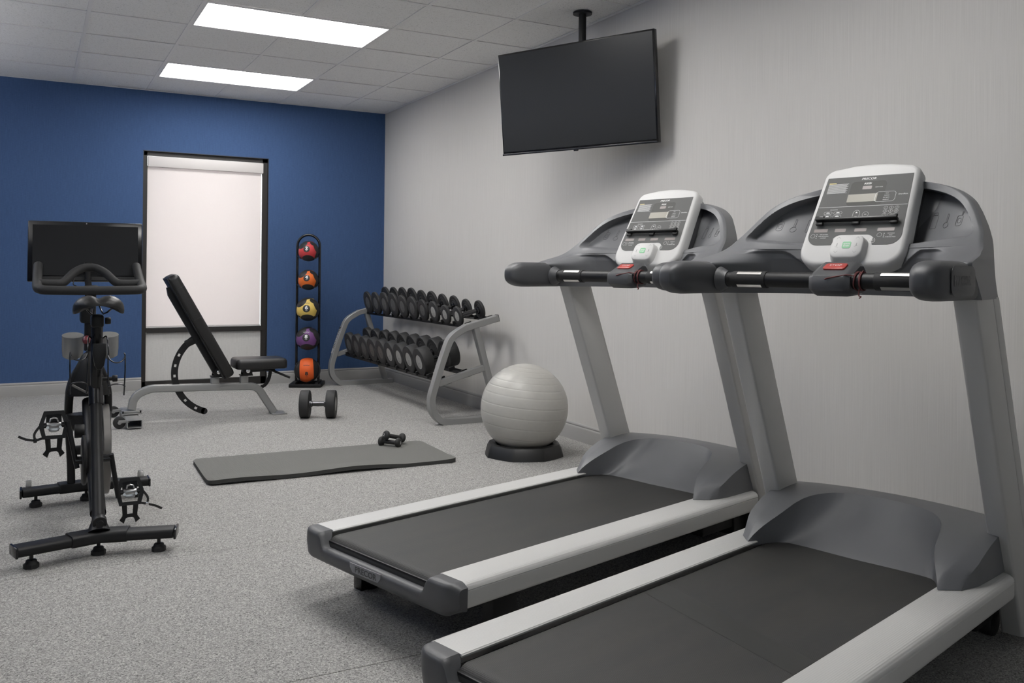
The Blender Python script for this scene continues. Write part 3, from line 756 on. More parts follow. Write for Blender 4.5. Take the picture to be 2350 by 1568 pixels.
    pad.ring([[Q(p[0], p[1], h) for p in pl] for pl, h in lay])
    pdo = obj('start_pad', pad, PLAST_L, panel, ang=50, label='raised white start pad')
    mb = MB(); mb.prism(rrect(.027, .024, .005, 4, 0, .059), Q(0, 0, .0243), ax, ay, an, .0012); obj('start_key', mb, GREEN, pdo, label='green start key')
    tm = MB(); text_mb(tm, 'QUICK', .0068, Q(0, .0625, .0258), ax, ay, an, bold=.0002); text_mb(tm, 'START', .0068, Q(0, .0550, .0258), ax, ay, an, bold=.0002); obj('start_lettering', tm, INK, pdo)
    tm = MB(); hK = .0248
    for sx in (-1, 1):
        for dy in (1, -1):
            c = (sx*.030, .059+dy*.025); 
            for q in (-1, 1):
                a_ = Q(c[0], c[1]+dy*.0035, hK); b_ = Q(c[0]+q*.006, c[1]-dy*.0025, hK); off = ay*.0012
                tm.add([a_, b_, b_+off, a_+off], [(0, 1, 2, 3)])
        cx = sx*.031
        tm.prism([(cx-.001, .054), (cx+.001, .054), (cx+.0015, .062), (cx-.0015, .062)], Q(0, 0, hK), ax, ay, an, .0001); tm.prism(rrect(.003, .003, .0014, 3, cx, .0645), Q(0, 0, hK), ax, ay, an, .0001)
        tm.prism([(cx-.006, .053), (cx+.006, .053+.003*sx), (cx+.006, .0537+.003*sx), (cx-.006, .0537)], Q(0, 0, hK), ax, ay, an, .0001)
    text_mb(tm, 'INCLINE', .0055, Q(-.026, .1035, .0015), ax, ay, an); text_mb(tm, 'SPEED', .0055, Q(.026, .1035, .0015), ax, ay, an)
    obj('pad_print', tm, INKG, pdo, recalc=False, kind='stuff')
    # reading ledge
    rotm = Matrix((an, Vector((0, 1, 0)), ay)).transposed()
    led = MB(); led.box(Q(0, .1605, .015), (.020, .262, .008), rotm, bev=.002)
    for x, w_ in ((-.119, .024), (0, .026), (.119, .024)): led.box(Q(x, .1520, .009), (.010, w_, .014), rotm, bev=.002)
    for x in (-.117, .117): led.box(Q(x, .1665, .020), (.010, .030, .010), rotm, bev=.003)
    obj('reading_ledge', led, mat('ledge_black', (.010, .010, .010, 1), .38), panel, label='black reading ledge')
    # moulded pictograms inside the pockets: bottle, key and telephone outlines
    for s in (1, -1):
        for v0, pl_ in ((.200, (rrect(.022, .042, .003, 3), rrect(.014, .007, .002, 3, 0, .026))), (.246, (rrect(.017, .017, .0084, 4, 0, -.012), rrect(.005, .026, .002, 2, 0, .010))), (.288, (rrect(.018, .032, .006, 3), rrect(.010, .014, .003, 3), rrect(.003, .010, .001, 2, s*.005, .022)))):
            ic = MB()
            for pts in pl_:
                P3 = []
                for a, b in pts:
                    v_, w_ = s*v0+a, 1.292+b; P3.append(Vector((ufront(v_, w_)-.0004, v_, w_)))
                ic.tube(P3, .0008, 5, closed=True)
            obj('pocket_pictogram', ic, PLAST_D, t, kind='stuff')
    return t
tr1 = treadmill('silver and charcoal treadmill nearer the dumbbell rack, whole running deck in view', OL)
tr2 = copy_tree(tr1); tr2.location = OR; tr2['label'] = 'silver and charcoal treadmill in the right foreground, its deck cut by the frame'
q = MB(); q.add([(.50, -.27, .2366), (.60, -.27, .2366), (.76, .27, .2366), (.66, .27, .2366)], [(0, 1, 2, 3)])
obj('belt_splice', q, mat('belt_splice', (.026, .026, .025, 1), .5), tr2, label='smooth diagonal splice band on the belt')

# ------------------------------------------------------------------ television on ceiling pole
tv = thing('television', 'large black flat television hung from the ceiling by a pole', 'television', (-.20, -4.075, H))
def local(p, o): return Vector(p)-Vector(o)
cT = Vector((-.375, -4.255, 2.183))-Vector((-.20, -4.075, H)); yw, ti = R(24.9), R(6.3)
wv = Vector((math.sin(yw), -math.cos(yw), 0)); nv_ = Vector((-math.cos(yw), -math.sin(yw), 0)); uv_ = Vector((0, 0, 1))*math.cos(ti)+nv_*math.sin(ti); nf = nv_*math.cos(ti)-Vector((0, 0, 1))*math.sin(ti)
Mt = Matrix((wv, uv_, nf)).transposed()
obj('pole', MB().cyl((0, 0, 0), (0, 0, -.55), .024, n=24).cyl((0, 0, 0), (0, 0, -.012), .06, n=28), BLACK, tv)
obj('mount_arm', MB().cyl((0, 0, -.54), (cT-nf*.03), .018, n=14).box(cT-nf*.035, (.3, .25, .02), Mt, bev=.004), BLACK, tv)
cas = obj('casing', MB().box(cT-nf*.018, (1.104, .636, .034), Mt, bev=.004), BLKGLOSS, tv)
obj('bottom_bezel', MB().box(cT-uv_*.313+nf*.003, (1.10, .012, .012), Mt, bev=.002), BLKGLOSS, tv)
obj('screen', MB().box(cT+uv_*.005+nf*.0005, (1.084, .604, .003), Mt), SCREEN, tv)
obj('sensor', MB().box(cT-uv_*.321+nf*.0, (.03, .010, .010), Mt, bev=.002), BLKGLOSS, tv)

# ------------------------------------------------------------------ dumbbell rack
rk = thing('dumbbell_rack', 'silver two-tier dumbbell rack standing along the right wall', 'rack', (-.4, -1.6, 0))
RO = Vector((-.4, -1.6, 0))
def rect_sec(a, b, r=.0035): return rrect(a, b, r, 1)
def frame(yc, nm):
    cen = [(-.135, .773), (-.40, .706), (-.508, .640), (-.560, .540), (-.640, .300), (-.668, .190), (-.655, .100), (-.590, .030), (-.52, .018), (-.045, .018)]
    pth = [Vector((p[0], yc, p[1]))-RO for p in ([cen[0]]+[(-.36, .716)]+[tuple(q) for q in smooth_poly([Vector(c) for c in cen[1:9]], 7, False)]+[cen[9]])]
    f_ = obj('end_frame', MB().sweep(pth, rect_sec(.048, .062), upv=(0, 1, 0)), SILVER, rk, ang=28)
    # note: section side axis lies in the frame plane, second axis along Y
    obj('rear_leg', MB().sweep([Vector((-.318, yc, .705))-RO, Vector((-.118, yc, .035))-RO], rect_sec(.046, .056), upv=(0, 1, 0)), SILVER, f_, ang=28)
    obj('cross_brace', MB().sweep([Vector((-.618, yc, .302))-RO, Vector((-.250, yc, .402))-RO], rect_sec(.044, .046), upv=(0, 1, 0)), SILVER, f_)
    obj('arm_end_plug', MB().box(Vector((-.133, yc, .774))-RO, (.008, .052, .052), Matrix.Rotation(R(-14), 3, 'Y'), bev=.002), BLACK, f_)
    for x in (-.53, -.10): obj('foot_pad', MB().box(Vector((x, yc, -.001+.003))-RO, (.05, .05, .008)), RUBBER, f_)
    return f_
YN, YF = -2.832, -.39
frame(YN, 'near'); ff = frame(YF, 'far')
st = MB(); a_ = Vector((-.586, 0, .545)); b_ = Vector((-.664, 0, .312)); dd = (b_-a_).normalized(); nn_ = Vector((dd.z, 0, -dd.x)); 
if nn_.x > 0: nn_ = -nn_
cc = (a_+b_)/2+nn_*.0030+Vector((0, YF, 0))-RO
st.box(cc, (.0015, .046, (b_-a_).length), Matrix((nn_, Vector((0, 1, 0)), -dd)).transposed()); 
dc = obj('side_decal', st, mat('decal_silver', (.45, .46, .48, 1), .4), rk, label='pale vertical maker decal')
tm = MB(); text_mb(tm, 'PRECOR', .060, cc+nn_*.0012-dd*.035, dd, Vector((0, 1, 0)), nn_, sx=1.0, bold=.001)
o_ = obj('decal_lettering', tm, INKB, dc, recalc=False)
for zc, x0, nm in ((.704, -.322, 'upper_shelf'), (.300, -.535, 'lower_shelf')):
    sh = MB(); tl = R(14); axs = Vector((math.cos(tl), 0, math.sin(tl))); nz = Vector((-math.sin(tl), 0, math.cos(tl)))
    Ms = Matrix((axs, Vector((0, 1, 0)), nz)).transposed(); o0 = Vector((x0, (YN+YF)/2, zc))-RO; Ln = YF-YN-.05
    sh.box(o0+axs*.02-nz*.01, (.045, Ln, .004), Ms); sh.box(o0+axs*.0-nz*.002, (.004, Ln, .020), Ms)
    sh.box(o0+axs*.20+nz*.0, (.045, Ln, .004), Ms); sh.box(o0+axs*.222+nz*.006, (.004, Ln, .022), Ms)
    for y in (YN+.04, YF-.04): sh.box(Vector((o0.x, y-RO.y, o0.z))+axs*.11-nz*.004, (.20, .03, .006), Ms)
    shelf = obj(nm, sh, BLACK, rk)
    for k in range(11):
        y = YN+.13+k*(YF-YN-.22)/10
        g = MB()
        for off in (.012, .200): g.box(Vector((o0.x, y-RO.y, o0.z))+axs*off+nz*.016, (.055, .010, .034), Ms, bev=.003, seg=1)
        obj('cradle_divider', g, BLACK, shelf)

# ------------------------------------------------------------------ dumbbells
def make_dumbbell(r, th, hl, label, group, name='dumbbell', bm_=None):
    """axis along local X, centred; hl = handle length between heads"""
    t = thing(name, label, 'dumbbell', (0, 0, 0), 0, group)
    b = min(.006, th*.25)
    for s in (1, -1):
        x0 = s*hl/2
        prof = [(0, .030), (.0005, r*.45), (.002, r*.47), (.002, r*.56), (.0005, r*.58), (.0005, r*.66), (.002, r*.68), (.002, r*.76), (.0005, r*.78), (.0005, r-b), (b*.4, r-b*.3), (b, r), (th-b, r), (th-b*.4, r-b*.3), (th, r-b), (th, r*.56), (th-.002, r*.54), (th-.002, .001)]
        hd_ = obj('weight_head', MB().lathe(prof, (x0, 0, 0), (s, 0, 0), 40), RUBBER, t, ang=35)
        bd_ = obj('end_badge', MB().lathe([(0, r*.50), (.0012, r*.49), (.0012, .001)], (x0+s*(th-.002), 0, 0), (s, 0, 0), 32), bm_ or BADGE, hd_, label='round grey end badge')
        ring_ = MB(); n = 24; cy, cz, r1, r2 = 0, -r*.22, r*.15, r*.13; xx = x0+s*(th-.0006)
        ring_.add([Vector((xx, cy+rr*math.cos(2*PI*k/n), cz+rr*math.sin(2*PI*k/n))) for k in range(n) for rr in (r1, r2)], [(2*k, 2*((k+1) % n), 2*((k+1) % n)+1, 2*k+1) for k in range(n)])
        obj('badge_ring', ring_, INKB, hd_, recalc=False)
    h = hl/2
    obj('handle', MB().lathe([(0, .030), (.008, .029), (.010, .024), (.018, .023), (.020, .017), (h, .0185), (2*h-.020, .017), (2*h-.018, .023), (2*h-.010, .024), (2*h-.008, .029), (2*h, .030)], (-h, 0, 0), (1, 0, 0), 24), DKCHROME, t)
    return t
ordw = ['nearest', 'second', 'third', 'fourth', 'fifth', 'sixth', 'seventh', 'eighth', 'ninth', 'tenth and farthest']
topr = [.075, .077, .088, .092, .101, .103, .111, .111, .109, .108]
topth = [.024]*10
tl = R(14)
for k in range(10):
    y = -2.620+.2275*k
    lab = 'black dumbbell on the upper rack shelf, '+ordw[k]+(' from the near end' if 0 < k < 9 else ' the camera' if k == 0 else ' from the camera')
    d = make_dumbbell(topr[k], topth[k], .165, lab, 'dumbbells on the upper rack shelf', bm_=BADGE if k < 3 else BADGE2)
    L2 = .0825+topth[k]
    d.location = (-.372+L2*math.cos(tl), y, .712+topr[k]*.93+L2*math.sin(tl)*.9); d.rotation_euler = (0, -tl, 0)
for k in range(9):
    y = -2.330+.2185*k; th = .088-.0045*k
    lab = 'thick black dumbbell on the lower rack shelf, '+(ordw[k] if k < 8 else 'ninth and farthest')+(' from the near end' if 0 < k < 8 else ' the camera' if k == 0 else ' from the camera')
    r_ = .113
    d = make_dumbbell(r_, th, .135, lab, 'dumbbells on the lower rack shelf', bm_=BADGE if k < 4 else BADGE2)
    L2 = .0675+th
    d.location = (-.560+L2*math.cos(tl), y, .315+r_*.86+L2*math.sin(tl)*.9); d.rotation_euler = (0, -tl, 0)
d = make_dumbbell(.105, .070, .125, 'large black dumbbell standing alone on the floor before the ball stand', None or 'loose floor dumbbell')
del d['group']
d.location = (-1.305, -2.155, .105); d.rotation_euler = (0, 0, math.atan2(-.40, .90))

# small neoprene dumbbells on the mat
def small_db(label):
    t = thing('hand_weight', label, 'dumbbell', group='small hand weights on the mat')
    prof = lambda: [(0, .011), (.004, .018), (.009, .027), (.014, .030), (.024, .030), (.030, .026), (.034, .018), (.035, .001)]
    for s in (1, -1):
        h_ = obj('weight_head', MB().lathe(prof(), (s*.042, 0, 0), (s, 0, 0), 8 if False else 28), RUBBER, t)
        tm = MB(); text_mb(tm, '2', .022, (s*.0782, 0, 0), (0, s, 0), (0, 0, 1), (s, 0, 0), bold=.0006); obj('number', tm, INK, h_, label='white number')
    obj('handle', MB().cyl((-.045, 0, 0), (.045, 0, 0), .0135, n=20), RUBBER, t)
    return t
s1 = small_db('small black hand weight on the mat, lower of the leaning pair'); s1.location = (-1.235, -3.500, .046); s1.rotation_euler = (0, 0, R(-52))
s2 = small_db('small black hand weight leaning over the other one, numbered end raised'); s2.location = (-1.198, -3.478, .073); s2.rotation_euler = (0, R(14), R(12))

# ------------------------------------------------------------------ exercise mat
mt_ = thing('exercise_mat', 'dark grey rectangular foam exercise mat unrolled on the floor', 'mat', (-1.703, -3.70, 0), R(-1.5))
mb = MB(); NX, NY = 90, 24; LX, LY, TH = 1.405, .625, .021; rc = .045
def mpt(u, v):
    x = -LX/2+LX*u; y = -LY/2+LY*v
    return x, y
def rnd(x, y):   # push grid corners onto rounded corners
    ax_, ay_ = LX/2-rc, LY/2-rc
    if abs(x) > ax_ and abs(y) > ay_:
        dx, dy = abs(x)-ax_, abs(y)-ay_; m_ = max(dx, dy); l_ = math.hypot(dx, dy)
        if l_ > 0: k_ = m_/l_; x = math.copysign(ax_+dx*k_, x); y = math.copysign(ay_+dy*k_, y)
    return x, y
us = sorted(set([k/NX for k in range(NX+1)])); top_ = []
for i in range(NX+1):
    for j in range(NY+1):
        x, y = rnd(*mpt(i/NX, j/NY)); e = max(0, 1-(y+LY/2)/.16)
        lift = e*(.006*math.sin(x*9+.6)+.004*math.sin(x*4+2)+.006)
        top_.append(Vector((x, y, TH+max(0, lift)*1.0)))
bot_ = [Vector((p.x, p.y, max(.0005, p.z-TH))) for p in top_]
n = len(top_); fs = []
for i in range(NX):
    for j in range(NY):
        a = i*(NY+1)+j; b = (i+1)*(NY+1)+j; fs.append((a, b, b+1, a+1)); fs.append((a+n, a+1+n, b+1+n, b+n))
mb.add(top_+bot_, fs); nf_ = len(fs)
per = [(i, 0) for i in range(NX)]+[(NX, j) for j in range(NY)]+[(i, NY) for i in range(NX, 0, -1)]+[(0, j) for j in range(NY, 0, -1)]
idx = [i*(NY+1)+j for i, j in per]; mb.cur = 1
mb.m = [0]*nf_; s0 = len(mb.f)
for k in range(len(idx)): a, b = idx[k], idx[(k+1) % len(idx)]; mb.f.append((a, a+n, b+n, b)); mb.m.append(1)
obj('foam_sheet', mb, [MATFOAM, MATSIDE], mt_, ang=60)

# ------------------------------------------------------------------ stability ball and its base ring
BC = Vector((-.545, -3.995, 0)); br = .270
sb = thing('exercise_ball', 'large grey inflated exercise ball seated in a black ring', 'ball', (BC.x, BC.y, .288))
prof = []; nB = 240
for k in range(nB+1):
    th_ = PI*k/nB; z_ = -math.cos(th_)
    rr_ = br
    for g in (-.62, -.36, -.12, .12, .34, .50, .64, .76, .86, .93): rr_ -= .0016*math.exp(-((z_-g)/.006)**2)
    prof.append((z_*rr_, max(math.sin(th_)*rr_, 1e-4)))
bo = obj('ball_skin', MB().lathe(prof, (0, 0, 0), (.08, -.05, 1), 96), BALLG, sb, ang=60)
br_t = thing('ring_holder', 'black plastic ring on the floor under the grey exercise ball', 'holder', (BC.x, BC.y, 0))
mb = MB(); rings = []; nb = 96
def oct_r(a, r0, dlt):  # round ring with four squared feet
    f8 = PI/4; b_ = (a % f8)-f8/2; return r0*(.45+.55*math.cos(f8/2)/math.cos(b_)*1.045)+dlt*.3
for h_, r0, dl in ((0, .238, .020), (.050, .226, .018), (.072, .214, .014), (.078, .200, .010), (.072, .180, .0), (.045, .168, 0), (.0, .168, 0)):
    rings.append([Vector((oct_r(2*PI*k/nb, r0, dl)*math.cos(2*PI*k/nb), oct_r(2*PI*k/nb, r0, dl)*math.sin(2*PI*k/nb), h_+.001)) for k in range(nb)])
mb.ring(rings, False, closed=True); obj('ring', mb, mat('holder_black', (.009, .009, .009, 1), .42), br_t, ang=25)

# ------------------------------------------------------------------ medicine ball tower
TR = math.atan2(-.406, .914); TO = Vector((-.879, -.304, 0))
tw = thing('ball_stand', 'black upright wire stand holding five medicine balls by the blue wall', 'stand', TO, TR)
b_ = MB()
for sy in (-1, 1): b_.box((0, sy*.142, .018), (.30, .028, .030), bev=.003)
obj('base_frame', b_, BLACK, tw)
for sx in (-1, 1): obj('base_side', MB().box((sx*.138, 0, .018), (.028, .256, .030), bev=.003), BLACK, tw)
pth = [(-.106, .0, .02), (-.106, .0, 1.352)]+[(-.106*math.cos(PI*k/16), .0, 1.352+.106*math.sin(PI*k/16)) for k in range(1, 16)]+[(.106, .0, 1.352), (.106, .0, .02)]
obj('hoop_frame', MB().tube(pth, .0125, 12), BLKGLOSS, tw)
for sx in (-1, 1): obj('base_brace', MB().box((sx*.106, 0, .036), (.03, .27, .02), bev=.003), BLACK, tw)
cd = (Vector((-3.2176, -8.7473, 0))-TO); cd.z = 0; cd.normalize()
ballz = [(.098, 1.300, srgb(190, 62, 66), '2', (-.3, .1)), (.098, 1.024, srgb(214, 105, 42), '4', (-.25, .1)), (.112, .742, srgb(214, 184, 98), '6', (-.2, 0)), (.112, .461, srgb(112, 72, 125), '8', (-.2, .05)), (.118, .158, srgb(225, 98, 42), '8', (-.1, -.1))]
bw = ['red and black medicine ball numbered 2 at the top of the stand', 'orange and black medicine ball numbered 4, second from top', 'yellow and black medicine ball numbered 6 in the middle of the stand', 'purple and black medicine ball numbered 8 on the stand', 'orange and black medicine ball with side handles at the stand bottom']
def cap_mat(name, col, caps):
    m = mat(name, col, .5, spec=.35); nt, b = nodes(m)
    tc = nt.nodes.new('ShaderNodeTexCoord'); nz_ = nt.nodes.new('ShaderNodeVectorMath'); nz_.operation = 'NORMALIZE'; nt.links.new(tc.outputs['Object'], nz_.inputs[0])
    prev = None
    for (dv, th) in caps:
        dp = nt.nodes.new('ShaderNodeVectorMath'); dp.operation = 'DOT_PRODUCT'; dp.inputs[1].default_value = Vector(dv).normalized(); nt.links.new(nz_.outputs[0], dp.inputs[0])
        gt = nt.nodes.new('ShaderNodeMath'); gt.operation = 'GREATER_THAN'; gt.inputs[1].default_value = th; nt.links.new(dp.outputs['Value'], gt.inputs[0])
        if prev is None: prev = gt
        else:
            mx = nt.nodes.new('ShaderNodeMath'); mx.operation = 'MAXIMUM'; nt.links.new(prev.outputs[0], mx.inputs[0]); nt.links.new(gt.outputs[0], mx.inputs[1]); prev = mx
    mix = nt.nodes.new('ShaderNodeMix'); mix.data_type = 'RGBA'; mix.inputs[6].default_value = col; mix.inputs[7].default_value = (.02, .02, .021, 1)
    nt.links.new(prev.outputs[0], mix.inputs[0]); nt.links.new(mix.outputs[2], b.inputs['Base Color'])
    v = nt.nodes.new('ShaderNodeTexVoronoi'); v.inputs['Scale'].default_value = 160; nt.links.new(tc.outputs['Object'], v.inputs['Vector'])
    bp = nt.nodes.new('ShaderNodeBump'); bp.inputs['Strength'].default_value = .4; bp.inputs['Distance'].default_value = .001
    nt.links.new(v.outputs['Distance'], bp.inputs['Height']); nt.links.new(bp.outputs['Normal'], b.inputs['Normal'])
    return m
# local frame of every ball: -Y faces the room (towards the viewer), X right, Z up
for k, (r_, z_, col, num, off) in enumerate(ballz):
    pos = TO+cd*(.055 if k < 4 else .045)+Vector((0, 0, z_))
    bt = thing('medicine_ball', bw[k], 'ball', pos, math.atan2(cd.x, -cd.y), 'medicine balls on the stand')
    if k < 4: caps = [((-.62, -.45, .68), .86), ((-.95, .1, .1), .90), ((-.3, .2, .95), .72), ((.92, -.30, .42), .80), ((.98, .05, -.30), .70), ((.45, -.55, .80), .955), ((-.05, -.55, -.88), .83), ((.45, .2, -.9), .70), ((.0, 1, 0), -.05)]
    else: caps = [((1, .05, .05), .45), ((-1, .12, -.02), .52), ((0, 1, 0), -.02), ((.55, 0, -.8), .80)]
    o = obj('ball_shell', MB().lathe([(-math.cos(PI*q/48)*r_, max(1e-4, math.sin(PI*q/48)*r_)) for q in range(49)], (0, 0, 0), (0, 0, 1), 64), cap_mat('ball_skin_%d' % k, col, caps), bt, ang=60)
    # emblem disc and number wrapped on the sphere
    def wrap(p, rr_=r_): return Vector(p).normalized()*(rr_*1.010)
    ctr = Vector((off[0]*r_*.7, -r_, off[1]*r_+.1*r_)).normalized()*r_
    ex = Vector((0, 0, 1)).cross(ctr).normalized(); 
    if ex.x < 0: ex = -ex
    ez = ctr.cross(ex).normalized(); 
    if ez.z < 0: ez = -ez
    if k < 4:
        dm = MB(); n = 28; R_ = r_*.33; vs = [wrap(ctr, r_*.9945)]; fs = []
        for q in range(1, 4):
            for a in range(n): vs.append(wrap(ctr+(ex*math.cos(2*PI*a/n)+ez*math.sin(2*PI*a/n))*R_*q/3, r_*.9945))
        for a in range(n): fs.append((0, 1+a, 1+(a+1) % n))
        for q in (0, 1):
            for a in range(n): fs.append((1+q*n+a, 1+(q+1)*n+a, 1+(q+1)*n+(a+1) % n, 1+q*n+(a+1) % n))
        dm.add(vs, fs); obj('number_disc', dm, INKB, bt, recalc=False)
    tm = MB(); text_mb(tm, num, r_*(.42 if k < 4 else .40), ctr+ez*r_*(.07 if k < 4 else -.22), ex, ez, ctr.normalized(), wrap=wrap, sx=1.15, bold=.002)
    text_mb(tm, 'LBS', r_*.13, ctr-ez*r_*(.17 if k < 4 else .50), ex, ez, ctr.normalized(), wrap=wrap)
    obj('number_print', tm, INK if k < 4 else INKB, bt, recalc=False)
    tm = MB(); text_mb(tm, 'Spinning', r_*.20, ctr+ez*r_*(.52 if k < 4 else .62), ex, ez, ctr.normalized(), wrap=wrap, shear=.2) if False else tm.add([wrap(ctr+ez*r_*(.50+.02*math.sin(q*2.3))+ex*r_*(-.30+.06*q)+d_) for q in range(10) for d_ in (Vector((0, 0, 0)), ez*r_*.07, ez*r_*.07+ex*r_*.04, ex*r_*.04)], [(4*q, 4*q+1, 4*q+2, 4*q+3) for q in range(10)])
    obj('maker_print', tm, INKB if k != 3 else INK, bt, recalc=False)
    if k == 4:
        for s in (-1, 1): obj('handle_loop', MB().tube([(s*(r_*.80+.022*math.sin(PI*q/14)), -.03, -.07+.14*q/14) for q in range(15)], .008, 10), RUBBER, bt)
    # stand arms cradling the ball
    ci = TO+cd*.0
    for s in (-1, 1):
        if k < 4:
            lo_ = Matrix.Rotation(-TR, 3, 'Z') @ (pos-TO)
            pts = [(s*.106, 0, z_-.035), (s*.100, lo_.y*.4, z_-.045), (s*.080+lo_.x, lo_.y-.05, z_-.052*1.0-.012), (s*.060+lo_.x, lo_.y-.066, z_-.052-.018)]
            obj('ball_arm', MB().tube(smooth_poly([Vector(p) for p in pts], 5, False), .006, 8), BLKGLOSS, tw)

# ------------------------------------------------------------------ adjustable bench
bn = thing('weight_bench', 'adjustable weight bench with black pads and silver frame before the window', 'bench', (-2.0, -1.82, 0))
BO = Vector((-2.0, -1.82, 0))
bl = lambda x, z, y=0: Vector((x+2.0, y, z))
cen = [bl(-2.583, .10), bl(-2.573, .16), bl(-2.540, .206), bl(-2.46, .240), bl(-2.38, .242), bl(-1.80, .226), bl(-1.72, .220), bl(-1.672, .190), bl(-1.560, .010)]
pth = [cen[0]]+smooth_poly(cen[1:5], 5, False)+[cen[5]]+smooth_poly(cen[5:8], 5, False)[1:]+[cen[8]]
obj('main_beam', MB().sweep(pth, rrect(.055, .052, .008, 3), upv=(0, 1, 0)), SILVER, bn, ang=50)
obj('front_foot', MB().box(bl(-1.53, .005), (.11, .16, .008), bev=.002), SILVER, bn)
cb = MB(); o_, i_ = rrect(.098, .056, .006, 3), rrect(.088, .046, .004, 3); y0, y1 = -.28, .36
ring = lambda s_, y: [Vector((-.587+a, y, .037+b)) for a, b in s_]
cb.ring([ring(i_, y1), ring(o_, y1), ring(o_, y0), ring(i_, y0)], False, closed=True)
crossb = obj('rear_crossbar', cb, SILVER, bn)
obj('foot_plate', MB().box(bl(-2.585, .075), (.14, .12, .008), bev=.002).box(bl(-2.585, .088), (.13, .10, .014), bev=.003), SILVER, bn)
for sx in (-1, 1):
    for sy in (-1, 1): obj('bolt', MB().cyl(bl(-2.585+sx*.058, .08, sy*.045), bl(-2.585+sx*.058, .095, sy*.045), .007, n=10), BLACK, bn)
for y in (-.215, .315):
    obj('wheel_bracket', MB().box(bl(-2.652, .052, y-.018), (.07, .005, .022), bev=.002).box(bl(-2.652, .052, y+.018), (.07, .005, .022), bev=.002), SILVER, crossb)
    wh = obj('transport_wheel', MB().cyl(bl(-2.680, .044, y-.012), bl(-2.680, .044, y+.012), .042, n=28, bev=.006), RUBBER, crossb)
    obj('wheel_hub', MB().cyl(bl(-2.680, .044, y-.020), bl(-2.680, .044, y+.020), .012, n=16), SILVER, wh)
# brackets
for x, zt in ((-2.005, .30), (-1.790, .30)):
    obj('pivot_post', MB().box(bl(x, .275), (.058, .050, .075), bev=.004), SILVER, bn)
    b2 = obj('pivot_plate', MB().box(bl(x+.015, .312), (.09, .085, .008), bev=.002).prism([(-.036, 0), (.036, 0), (.030, .040), (.018, .058), (-.018, .058), (-.030, .040)], bl(x+.02, .314, -.045), (1, 0, 0), (0, 0, 1), (0, 1, 0), .007).prism([(-.036, 0), (.036, 0), (.030, .040), (.018, .058), (-.018, .058), (-.030, .040)], bl(x+.02, .314, .038), (1, 0, 0), (0, 0, 1), (0, 1, 0), .007), BLACK, bn)
    obj('pivot_bolt', MB().cyl(bl(x+.02, .347, -.056), bl(x+.02, .347, .056), .016, n=20, bev=.002), CHROME, b2)
pv = Vector((-1.985, .347)); bt0 = Vector((-1.905, .318)); bt1 = Vector((-2.325, 1.075)); bd3 = (bt1-bt0).normalized(); bn2 = Vector((bd3.y, -bd3.x))
if bn2.x < 0: bn2 = -bn2
# pad along the back: rounded rectangle outline in (along, y), thick along bn2
def pad(name, a, b, wid, th, nrm, r=.035):
    a, b = Vector((a[0]+2.0, 0, a[1])), Vector((b[0]+2.0, 0, b[1])); L = (b-a).length; d = (b-a).normalized(); nr = Vector((nrm[0], 0, nrm[1]))
    base = rrect(L, wid, r, 6); c = (a+b)/2; rings = []
    for ins, h in ((.010, 0), (.002, .006), (0, .016), (0, th-.030), (.004, th-.014), (.014, th-.004), (.030, th)):
        rings.append([c+d*p[0]+Vector((0, 1, 0))*p[1]+nr*h for p in inset(base, ins)] if ins else [c+d*p[0]+Vector((0, 1, 0))*p[1]+nr*h for p in base])
    mb = MB(); mb.ring(rings); return obj(name, mb, VINYL, bn, ang=50)
off = bn2*(-.044)
bp_ = pad('backrest_pad', bt0+off, bt1+off, .27, .078, bn2)
for s_ in (.58, .88):
    c = bt0+(bt1-bt0)*s_+bn2*.006; obj('stitched_seam', MB().box(Vector((c.x+2.0, 0, c.y))+Vector((bn2.x, 0, bn2.y))*-.010, (.0025, .272, .062), Matrix((Vector((bd3.x, 0, bd3.y)), Vector((0, 1, 0)), Vector((bn2.x, 0, bn2.y)))).transposed(), bev=.001), VINYL, bp_)
fb0 = bt0+bn2*-.068+bd3*.06; fb1 = bt0+bn2*-.068+bd3*.74
obj('backrest_frame', MB().sweep([bl(*fb0), bl(*(fb1)), bl(*(fb1+bd3*.05+bn2*.018))], rrect(.046, .056, .004, 2), upv=(0, 1, 0)), BLACK, bn)
obj('pad_board', MB().box(bl(*(bt0+(bt1-bt0)*.5+bn2*-.047)), ((bt1-bt0).length-.01, .24, .010), Matrix((Vector((bd3.x, 0, bd3.y)), Vector((0, 1, 0)), Vector((bn2.x, 0, bn2.y)))).transposed(), bev=.003), BLACK, bn)
pad('seat_pad', (-1.872, .366), (-1.486, .362), .27, .078, (0, 1))
obj('seat_frame', MB().sweep([bl(-1.80, .345), bl(-1.56, .352)], rrect(.03, .05, .004, 2), upv=(0, 1, 0)), BLACK, bn)
obj('adjust_handle', MB().tube([bl(-1.60, .350, -.03), bl(-1.57, .335, -.05), bl(-1.455, .283, -.07)], .009, 12), BLACK, bn)
obj('seat_arc', MB().sweep([bl(-1.66+.07*math.cos(R(a)), .345+.13*math.sin(R(a))) for a in range(5, -100, -12)], rrect(.026, .012, .003, 2), upv=(0, 1, 0)), BLACK, bn)
